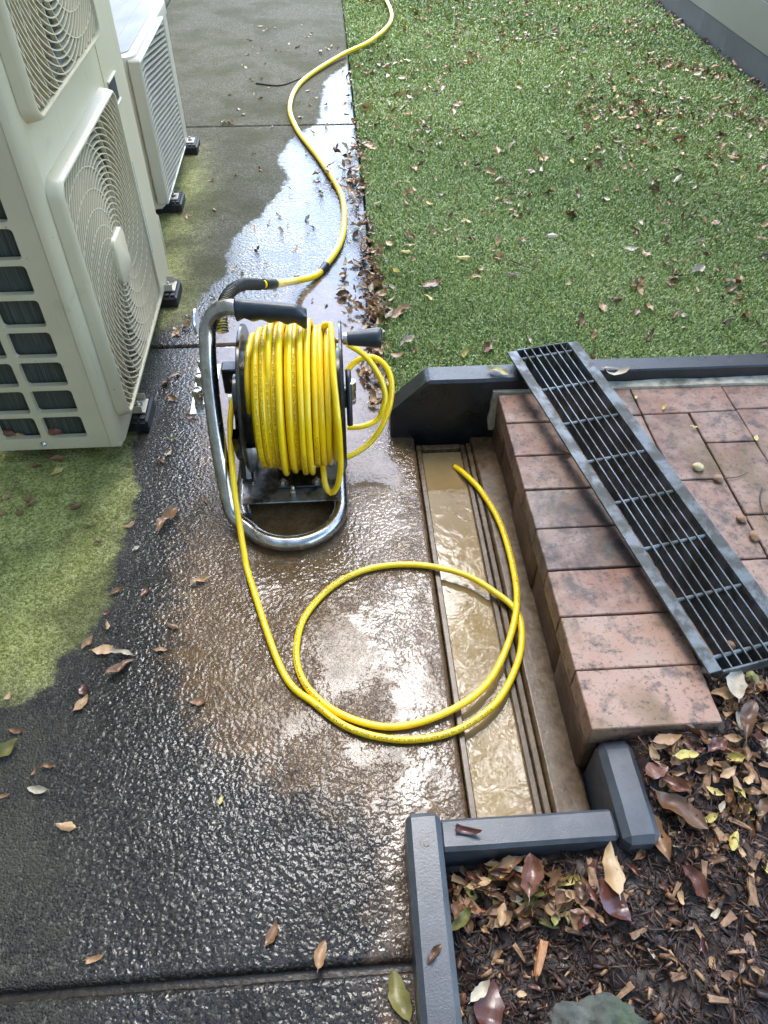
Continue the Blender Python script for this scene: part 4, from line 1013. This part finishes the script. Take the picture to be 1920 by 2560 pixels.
# ================================================================== FALLEN LEAVES
def leaf_mesh(k, wide, curl, fold, twist):
    nt = 10; V = []; rl = random.Random(k); ph = rl.uniform(0, 6); off = rl.uniform(-.15, .15)
    for i in range(nt):
        t = i/(nt-1); w = wide*math.sin(math.pi*min(1, t**(.85+off)))**.8*(1 if 0 < i < nt-1 else .02)
        bend = curl*(t-.5)+.25*math.sin(t*7+ph)
        cxp = math.sin(bend)/curl if abs(curl) > .3 else (t-.5); czp = (1-math.cos(bend))/max(abs(curl), .5)
        tw = twist*(t-.5); sway = .03*math.sin(t*5+ph)
        for s_ in (-1, -.5, 0, .5, 1):
            y = s_*w*(1+(rl.uniform(-.22, .12) if abs(s_) == 1 else 0)); zz_ = abs(s_)**1.5*w*fold*(1+.5*math.sin(t*9+ph+s_))
            V.append((t-.5 if abs(curl) < 1.2 else cxp, sway+y*math.cos(tw)-zz_*math.sin(tw), czp+zz_*math.cos(tw)+y*math.sin(tw)))
    zmin = min(v[2] for v in V); V = [(a, b, c-zmin) for a, b, c in V]
    Fc = [(i*5+j, i*5+j+1, (i+1)*5+j+1, (i+1)*5+j) for i in range(nt-1) for j in range(4)]
    b = len(V); V += [(V[2][0]-.10, V[2][1]+.006, V[2][2]+.012), (V[2][0]-.10, V[2][1]-.006, V[2][2]+.012), (V[2][0]+.02, V[2][1]-.008, V[2][2]+.004), (V[2][0]+.02, V[2][1]+.008, V[2][2]+.004)]; Fc.append((b, b+1, b+2, b+3))
    return np.array(V), Fc
LV = [leaf_mesh(k, *a) for k, a in enumerate([(.20, .5, .5, .3), (.22, 1.0, .35, -.5), (.17, -.7, .7, .6), (.25, .3, .9, 0), (.15, 1.4, .5, .9), (.21, -.4, -.6, -.3), (.28, .8, .25, .4), (.19, 1.8, .3, 1.2), (.16, .6, 1.1, -.8), (.23, -.9, .4, 1.0), (.13, .9, .8, 0), (.26, -.5, .5, -.6), (.18, 2.2, .4, -.4), (.20, 1.1, 1.2, .5)])]
LM = {}
def leafdata(k, c):
    if (k, c) not in LM:
        me = mesh('fallen_leaf', *LV[k], True); me.materials.append(LEAFM[c]); LM[(k, c)] = me
    return LM[(k, c)]
LEAVES = []     # x,y,z,L,colour,zone,rot,variant,forced
def add_leaf(x, y, z, L, c, zone, az=None, tilt=.25, v=None, label=None):
    LEAVES.append(dict(p=(x, y, z), L=L, c=c, zone=zone, r=(random.gauss(0, tilt), random.gauss(0, tilt), random.uniform(0, 6.28) if az is None else az), v=random.randrange(14) if v is None else v, label=label))
def pick(w): return random.choices(list(w), list(w.values()))[0]
W_LAWN = dict(tan=5, brown=3.2, pale=2.0, olive=.5, yellow=.5)
n_l = 0
while n_l < 980:
    x, y = random.uniform(.15, 2.28), random.uniform(1.63, 6.6)
    cl = mnoise.noise(Vector((x*1.6, y*1.6, 2.)))
    if random.random() > .55+cl*.9: continue
    add_leaf(x, y, .015, random.uniform(.028, .060), pick(W_LAWN), 'lawn', tilt=.4); n_l += 1
def streak(a, b, n, sd):
    A, B = G(*a), G(*b)
    for _ in range(n):
        t = random.random(); p = A.lerp(B, t); add_leaf(p.x+random.gauss(0, sd), p.y+random.gauss(0, sd*1.3)+.10*math.sin(t*5), .018, random.uniform(.026, .05), pick(dict(tan=4, brown=4, pale=1.5)), 'lawn', tilt=.5)
streak((1610, 172), (1896, 215), 75, .05); streak((1465, 298), (1742, 285), 60, .05); streak((1820, 290), (1920, 310), 35, .06); streak((1280, 12), (1500, 25), 50, .08); streak((1640, 10), (1905, 225), 60, .03)
streak((1690, 500), (1740, 690), 40, .12); streak((1080, 330), (1110, 350), 16, .05)
for _ in range(230):        # drift along the concrete/turf edge
    y = 1.66+abs(random.gauss(0, 1.15)); x = .118+random.gauss(0, .020)+(.02*math.sin(y*6))
    if y > 6.3 or x > .20: continue
    add_leaf(x, y, .004+random.uniform(0, .016), random.uniform(.026, .052), pick(dict(brown=5, tan=3, pale=1.2, red=.5)), 'edge', tilt=.4)
for (px_, py_, n, sd) in ((925, 735, 30, .05), (915, 800, 18, .03), (880, 385, 16, .05), (860, 440, 14, .05), (800, 480, 5, .05), (905, 700, 20, .06), (890, 470, 14, .04)):
    c = G(px_, py_)
    for _ in range(n): add_leaf(c.x+random.gauss(0, sd), c.y+random.gauss(0, sd*1.5), .004+random.uniform(0, .02), random.uniform(.03, .055), pick(dict(brown=5, tan=4, pale=1)), 'edge', tilt=.45)
def on8(x, y): return x/2.592, 1060+y/2.592
conc = [(380, 325, 8, .048, 'yellow'), (50, 480, 80, .028, 'tan'), (195, 490, 110, .026, 'tan'), (205, 530, 50, .034, 'tan'), (500, 540, 20, .034, 'brown'), (1040, 250, 170, .030, 'tan'), (1095, 200, 60, .030, 'tan'), (1120, 105, 0, .034, 'olive'), (585, 660, 10, .030, 'olive'), (850, 660, 25, .034, 'tan'), (1335, 500, 120, .028, 'tan'), (760, 1090, 25, .036, 'tan'), (940, 1095, 60, .030, 'red'), (885, 815, 40, .020, 'pale'), (1300, 1025, 25, .050, 'tan'), (570, 1425, 60, .034, 'tan'), (680, 1475, 5, .046, 'tan'), (790, 1500, 175, .048, 'pale'), (785, 1590, 40, .066, 'brown'), (1120, 1320, 150, .032, 'brown'), (1045, 1470, 5, .028, 'tan'), (530, 1820, 60, .042, 'tan'), (545, 1730, 110, .03, 'red'), (1290, 1805, 0, .036, 'brown'), (60, 1770, 70, .026, 'tan'), (110, 1995, 170, .03, 'brown'), (50, 2120, 45, .055, 'olive'), (640, 780, 170, .030, 'brown'), (240, 280, 160, .036, 'brown'), (380, 235, 160, .04, 'brown'), (320, 190, 20, .026, 'brown'), (15, 590, 10, .028, 'tan'), (125, 580, 130, .024, 'brown'), (700, 1315, 100, .024, 'tan'), (690, 1230, 20, .02, 'red')]
for x, y, a, L, c in conc:
    p = G(*on8(x, y)); add_leaf(p.x, p.y, .003, L, c, 'concrete', rad(a), .12)
for x, y, a, L, c in ((190, 108, 0, .03, 'brown'), (150, 197, 170, .04, 'pale'), (265, 342, 165, .036, 'tan'), (365, 860, 10, .036, 'tan'), (1065, 762, 65, .040, 'brown'), (1255, 845, 75, .048, 'tan'), (865, 238, 80, .018, 'yellow'), (5, 225, 10, .03, 'tan'), (135, 130, 80, .02, 'brown')):
    p = G(x/1.565, 1850+y/1.565); add_leaf(p.x, p.y, .003, L, c, 'concrete', rad(a), .1)
for _ in range(95):
    y = random.uniform(1.75, 5.6); x = random.uniform(-.52, .10)
    add_leaf(x, y, .003, random.uniform(.018, .042), pick(dict(tan=3, pale=2.5, brown=3, olive=.4)), 'concrete', tilt=.25)
for px_, py_ in ((470, 820), (440, 835), (455, 528), (470, 545), (500, 375), (430, 1000), (440, 940), (400, 870), (415, 960), (478, 1045), (570, 745), (545, 770)):
    p = G(px_, py_); add_leaf(p.x, p.y, .004, random.uniform(.03, .05), pick(dict(tan=3, brown=2)), 'concrete', tilt=.3)
def bed_at(px_, py_, lift=.008):
    z = .08; p = G(px_, py_, z)
    for _ in range(4): z = float(mulch_h(p.x, p.y))+lift; p = G(px_, py_, z)
    return p
WM = dict(tan=4, brown=4, red=1.2, yellow=.6, olive=.4, pale=.7)
def bed_cluster(n, x0, x1, y0, y1, lmin, lmax, w=WM, lift=.012, zone='mulch'):
    m = 0
    while m < n:
        p = bed_at(random.uniform(x0, x1), random.uniform(y0, y1), random.uniform(.006, lift)); m += 1
        if not in_bed(np.array(p.x), np.array(p.y), .012): continue
        add_leaf(p.x, p.y, p.z, random.uniform(lmin, lmax), pick(w), zone, tilt=.4)
bed_cluster(105, 1130, 1480, 2160, 2310, .026, .050, dict(tan=3, brown=6, red=1.2, olive=.8, yellow=.2, pale=.3), .03, 'heap')
bed_cluster(110, 1560, 1920, 1810, 1990, .022, .046, WM, .022, 'brickfoot')
bed_cluster(50, 1600, 1920, 1980, 2150, .020, .038); bed_cluster(26, 1500, 1920, 2150, 2540, .016, .032); bed_cluster(10, 1170, 1500, 2310, 2540, .016, .034)
bed_cluster(24, 1780, 1920, 1690, 1820, .03, .055, zone='gratefoot')
def special(px_, py_, z, L, c, az, v, label, lift=.012, tilt=.08):
    p = bed_at(px_, py_, lift) if z is None else G(px_, py_, z)
    add_leaf(p.x, p.y, p.z, L, c, 'special', rad(az), tilt, v, label)
special(1225, 2520, None, .075, 'red', 75, 6, 'large rust red leaf with rounded tip beside the rock', .02)
special(1200, 2478, None, .04, 'pale', 40, 1, 'small pale leaf resting on the large rust red leaf', .036)
special(1700, 2030, None, .095, 'brown', -38, 0, 'largest brown pointed leaf with midrib beside the timber block', .02)
special(1640, 2090, None, .085, 'brown', -75, 2, 'long brown leaf lying under the largest brown leaf', .012)
special(1530, 2250, None, .070, 'red', 110, 6, 'broad reddish brown leaf flat on open dark soil', .02)
special(1325, 2190, None, .065, 'red', 80, 3, 'pinkish red pointed leaf in the heap below the crosspiece', .035)
special(1530, 2150+30, None, .075, 'tan', 85, 5, 'dry tan leaf standing upright against the crosspiece', .03)
special(1735, 2205, None, .055, 'red', 120, 3, 'dark red curled leaf among pale chips in open mulch', .02)
special(1640, 1930, None, .050, 'red', 20, 6, 'wet crimson leaf touching the side of the timber block', .025)
special(1690, 1965, None, .050, 'red', -30, 3, 'glossy dark crimson leaf folded beside the wet crimson one', .02)
special(1715, 1890, None, .046, 'yellow', 5, 0, 'bright yellow leaf lying flat near the last paver', .03)
special(1665, 1850, None, .050, 'tan', 8, 1, 'tan boat shaped leaf against the top of the timber block', .03)
special(1840, 1710, None, .075, 'pale', 65, 0, 'grey speckled leaf propped under the grate end', .03)
special(1810, 1738, None, .05, 'tan', -10, 3, 'golden tan leaf just below the grate end', .02)
special(1870, 1800, None, .085, 'brown', 60, 2, 'long brown leaf on the mulch below the grate', .03)
special(1245, 930, .186, .062, 'olive', -25, 0, 'olive green leaf lying on the dark sleeper top', tilt=.03)
special(1535, 930, .175, .075, 'pale', -12, 7, 'large pale curled leaf against the grate on the sleeper')
special(1075, 1050+285, -.012, .001, 'tan', 0, 0, None) if False else None
special(1160, 2075, .1025, .05, 'red', -15, 4, 'dark red shrivelled leaf on the timber crosspiece', tilt=.03)
special(1085, 2385, .1135, .034, 'brown', 48, 2, 'thin brown leaf stuck on the long wet timber post', tilt=.03)
special(420, 1300, .006, .085, 'brown', 65, 2, 'large wet brown leaf flattened on the dark wet concrete', tilt=.05)
special(1000, 2490, .004, .075, 'olive', 105, 0, 'long greenish wet leaf on the concrete beside the timber post', tilt=.05)
special(1080, 712, .02, .075, 'brown', 20, 1, 'long brown leaf on the turf between the hose and sleeper')
special(1825, 705, .02, .062, 'brown', -15, 6, 'broad brown leaf on the turf apart from the smaller ones')
special(1020, 855, .02, .06, 'pale', 35, 3, 'silvery pale leaf on the turf behind the sleeper')
special(990, 890, .02, .05, 'tan', 0, 7, 'ring shaped curled leaf on the turf edge')
for px_, py_, L, c in ((1735, 1110-40, .028, 'yellow'), (1395, 1040, .02, 'yellow'), (1660, 1018, .025, 'yellow'), (1590, 995, .02, 'yellow'), (1890, 1096, .02, 'yellow'), (1415, 1135, .035, 'tan'), (1440, 1128, .02, 'pale'), (1850, 918, .03, 'tan'), (1900, 917, .035, 'tan')):
    p = G(px_, py_, .146); add_leaf(p.x, p.y, .147, L, c, 'paver', tilt=.15)
for px_, py_, c, L in ((135, 1075, 'red', .05), (22, 1078, 'red', .055), (45, 1085, 'tan', .04), (160, 1092, 'tan', .04)):
    p = AY(px_, py_, 1.499); LEAVES.append(dict(p=(p.x, 1.4985, p.z-.004), L=L, c=c, zone='coil', r=(rad(78), 0, rad(random.uniform(-12, 12))), v=5 if c == 'red' else 0, label=None))
ZN = dict(lawn='scattered on the green turf', edge='in the drift where turf meets concrete', concrete='lying on the concrete path', mulch='on the open bark mulch', heap='heaped below the timber crosspiece', brickfoot='in the litter between brick step and timber block', gratefoot='on the mulch under the grate end', coil='caught behind the air conditioner grid', paver='on the red pavers')
CN = dict(tan='tan', brown='brown', red='dark red', yellow='yellow', olive='olive green', pale='pale')
def vis(l):
    u, v = PJ(l['p']); d = np.linalg.norm(np.array(l['p'])-np.array([0, 0, CAM_H]))
    return (l['L']/d) if (-20 < u < 1940 and -20 < v < 2580) else 0
ordl = sorted(LEAVES, key=lambda l: (l['label'] is None, -vis(l)))
one, rest = ordl[:300], ordl[300:]
for l in one:
    o = link('fallen_leaf', leafdata(l['v'], l['c'])); o.location = l['p']; o.rotation_euler = l['r']; w = random.uniform(.85, 1.15); o.scale = (l['L'], l['L']*w, l['L'])
    if l['label']: tag(o, l['label'], 'leaf', 'notable fallen leaves')
    else: tag(o, '%s leaf %s' % (('small fallen '+CN[l['c']]), ZN[l['zone']]), 'leaf', '%s leaves %s' % (CN[l['c']], ZN[l['zone']]))
from mathutils import Euler
VV, FF, MI, TT = [], [], [], []; mats = list(LEAFM); b0 = 0
for l in rest:
    V, Fc = LV[l['v']]; R_ = np.array(Euler(l['r']).to_matrix()); V2 = (V*l['L'])@R_.T+np.array(l['p']); VV.append(V2)
    FF += [tuple(i+b0 for i in f) for f in Fc]; MI += [mats.index(l['c'])]*len(Fc); TT += [random.random()]*len(V); b0 += len(V)
me = mesh('leaf_litter', np.vstack(VV), FF, True)
for m_ in mats: me.materials.append(LEAFM[m_])
me.polygons.foreach_set('material_index', MI); a_ = me.attributes.new('tint', 'FLOAT', 'POINT'); a_.data.foreach_set('value', np.array(TT, np.float32))
tag(link('leaf_litter', me), 'small dry leaves strewn over turf, path and mulch', 'leaves', kind='stuff')
# ================================================================== PEBBLES, TWIGS
M_PEB = simple('pale_pebble', (.42, .34, .17), .5, 0, .3, 60, .3, 150); M_PEB2 = simple('brown_pebble', (.24, .13, .06), .6, 0, .4, 60, .4, 150)
def pebble(px_, py_, z, r, mat, label):
    bm = bmesh.new(); bmesh.ops.create_icosphere(bm, subdivisions=3, radius=1); s_ = random.random()*9
    for v in bm.verts: v.co = v.co*(1+.25*mnoise.noise(v.co*1.3+Vector((s_, 0, 0)))); v.co = Vector((v.co.x*r, v.co.y*r*.85, v.co.z*r*.62))
    me = bpy.data.meshes.new('pebble'); bm.to_mesh(me); bm.free(); smooth_by_angle(me, 60); p = G(px_, py_, z+r*.5); o = link('pebble', me, None, mat); o.location = p; o.rotation_euler = (0, 0, s_)
    tag(o, label, 'pebble', 'pebbles on the pavers')
pebble(1746, 1167, .143, .0135, M_PEB, 'pale yellow pebble on the pavers beside the grate')
pebble(1796, 1196, .143, .0125, M_PEB2, 'light brown pebble next to the twig on the pavers')
pebble(1854, 1297, .143, .012, M_PEB2, 'dark brown crumbly pebble near the muddy paver corner')
pebble(1887, 1340, .143, .013, M_PEB2, 'flat orange brown pebble by the muddy roots')
pebble(1833, 1612, .150, .013, M_PEB2, 'brown pebble caught between the grate bars')
M_TWIG = simple('twig', (.06, .038, .022), .7, 0, .4, 80)
def twig(pts, r, label):
    P = spline([G(*p) for p in pts], .005); o = MB().tube(P, np.linspace(r, r*.4, len(P)), 6).build('twig', M_TWIG, None, smooth=80); tag(o, label, 'twig', 'thin twigs on the ground')
twig([(1750, 1197, .147), (1800, 1196, .149), (1845, 1192, .149), (1870, 1180, .149)], .0022, 'thin grey twig lying across the paver joint')
twig([(640, 208, .004), (700, 213, .004), (750, 196, .004), (765, 195, .006)], .006, 'thin dry twig on the concrete path beside the supply hose')
twig([(1275, 650, .022), (1300, 660, .024), (1320, 668, .022), (1335, 664, .022)], .003, 'small dark twig on the turf')
twig([(1905, 1220, .15), (1900, 1250, .152), (1912, 1290, .150), (1925, 1310, .15)], .0022, 'curved dark rootlet at the paver edge')
# ================================================================== UNSEEN HOUSE AND TREE AROUND THE PATH (block light; tree also mirrors in the water)
hs = root('house', 'unseen pale weatherboard house behind the air conditioners, rear wall added to block light', 'house', loc=(-1.4, 0, 0))
M_HW = simple('house_paint', (.30, .285, .24), .6, 0, .06, 4)
for k in range(15):
    o = MB().box(-1.62, -1.40+.004, -3.2, 8.5, -.1+k*.2, .095+k*.2).build('weatherboard', M_HW); rel(o, hs)
    o = MB().box(-1.395, 2.2, -3.3, -3.05, -.1+k*.2, .095+k*.2).build('weatherboard', M_HW); rel(o, hs)  # wall behind the camera, added to cut fill light
tree = root('garden_tree', 'broad leafy garden tree arching unseen over the path and drain, crown shaped for the light', 'tree', loc=(3.3, -.4, 0))
M_BARK = simple('bark', (.12, .09, .06), .9, 0, .4, 20, .8, 40)
def limb(P, r0, r1):
    Q = spline(P, .12); o = MB().tube(Q, np.linspace(r0, r1, len(Q)), 9).build('limb', M_BARK, None, smooth=80); rel(o, tree)
tk = spline([(3.3, -.4, -.2), (3.25, -.35, 1.0), (3.1, -.2, 2.2), (2.8, 0, 3.2), (2.4, .3, 4.0)], .12)
o = MB().tube(tk, np.linspace(.17, .08, len(tk)), 12).build('trunk', M_BARK, None, smooth=80); rel(o, tree)
limb([(3.1, -.2, 2.2), (2.3, .6, 3.1), (1.2, 1.4, 3.7), (.2, 2.0, 4.0)], .08, .02); limb([(2.8, 0, 3.2), (1.6, -.3, 4.0), (.4, -.4, 4.5), (-.6, -.6, 4.7)], .07, .02)
limb([(2.8, 0, 3.2), (2.6, 1.5, 3.9), (2.3, 2.9, 4.3)], .06, .02); limb([(3.1, -.2, 2.4), (2.6, -1.4, 3.4), (1.4, -2.2, 4.2)], .06, .02)
def tree_crown(n):
    rg = np.random.default_rng(21)
    cl = rg.uniform([-2.6, -4.0, 3.1], [4.2, 5.6, 5.2], (520, 3)); cl[:, 2] += .12*(cl[:, 1]-1)*0  # unseen crown, spread wide and dense to hold back the overhead sky
    c = cl[rg.integers(0, len(cl), n)]+rg.normal(0, .20, (n, 3)); sun_gap = (np.abs(c[:, 0]-.1) < .8) & (np.abs(c[:, 1]-3.1) < 1.3) & (rg.random(n) < .72)  # crown thinned here so the sun can glint on the wet concrete
    c = c[(c[:, 2] > 2.95) & ~sun_gap]; n = len(c)
    L = rg.uniform(.07, .13, n); a = rg.normal(0, 1, (n, 3)); a[:, 2] *= .6; a /= np.linalg.norm(a, axis=1)[:, None]
    b = np.cross(a, rg.normal(0, 1, (n, 3))); b /= np.linalg.norm(b, axis=1)[:, None]
    V = np.stack([c-a*L[:, None]/2, c+b*(L*.22)[:, None], c+a*L[:, None]/2, c-b*(L*.22)[:, None]], 1).reshape(-1, 3); Q = np.arange(n*4).reshape(n, 4)
    return mesh_np('crown', V, Q, {'tint': np.repeat(rg.random(n), 4)})
t = NT('tree_leaf'); ti = t.attr('tint'); t.set('Base Color', t.mix(ti, (.05, .085, .012), (.13, .15, .02))); t.set('Roughness', .4)
tr_ = t.n.new('ShaderNodeBsdfTranslucent'); t.l(t.mix(ti, (.10, .14, .012), (.22, .22, .02)), tr_.inputs[0]); mx = t.n.new('ShaderNodeMixShader'); mx.inputs[0].default_value = .45
t.l(t.p.outputs[0], mx.inputs[1]); t.l(tr_.outputs[0], mx.inputs[2]); t.l(mx.outputs[0], t.o.inputs[0])
o = link('crown', tree_crown(60000), None, t.m); rel(o, tree)
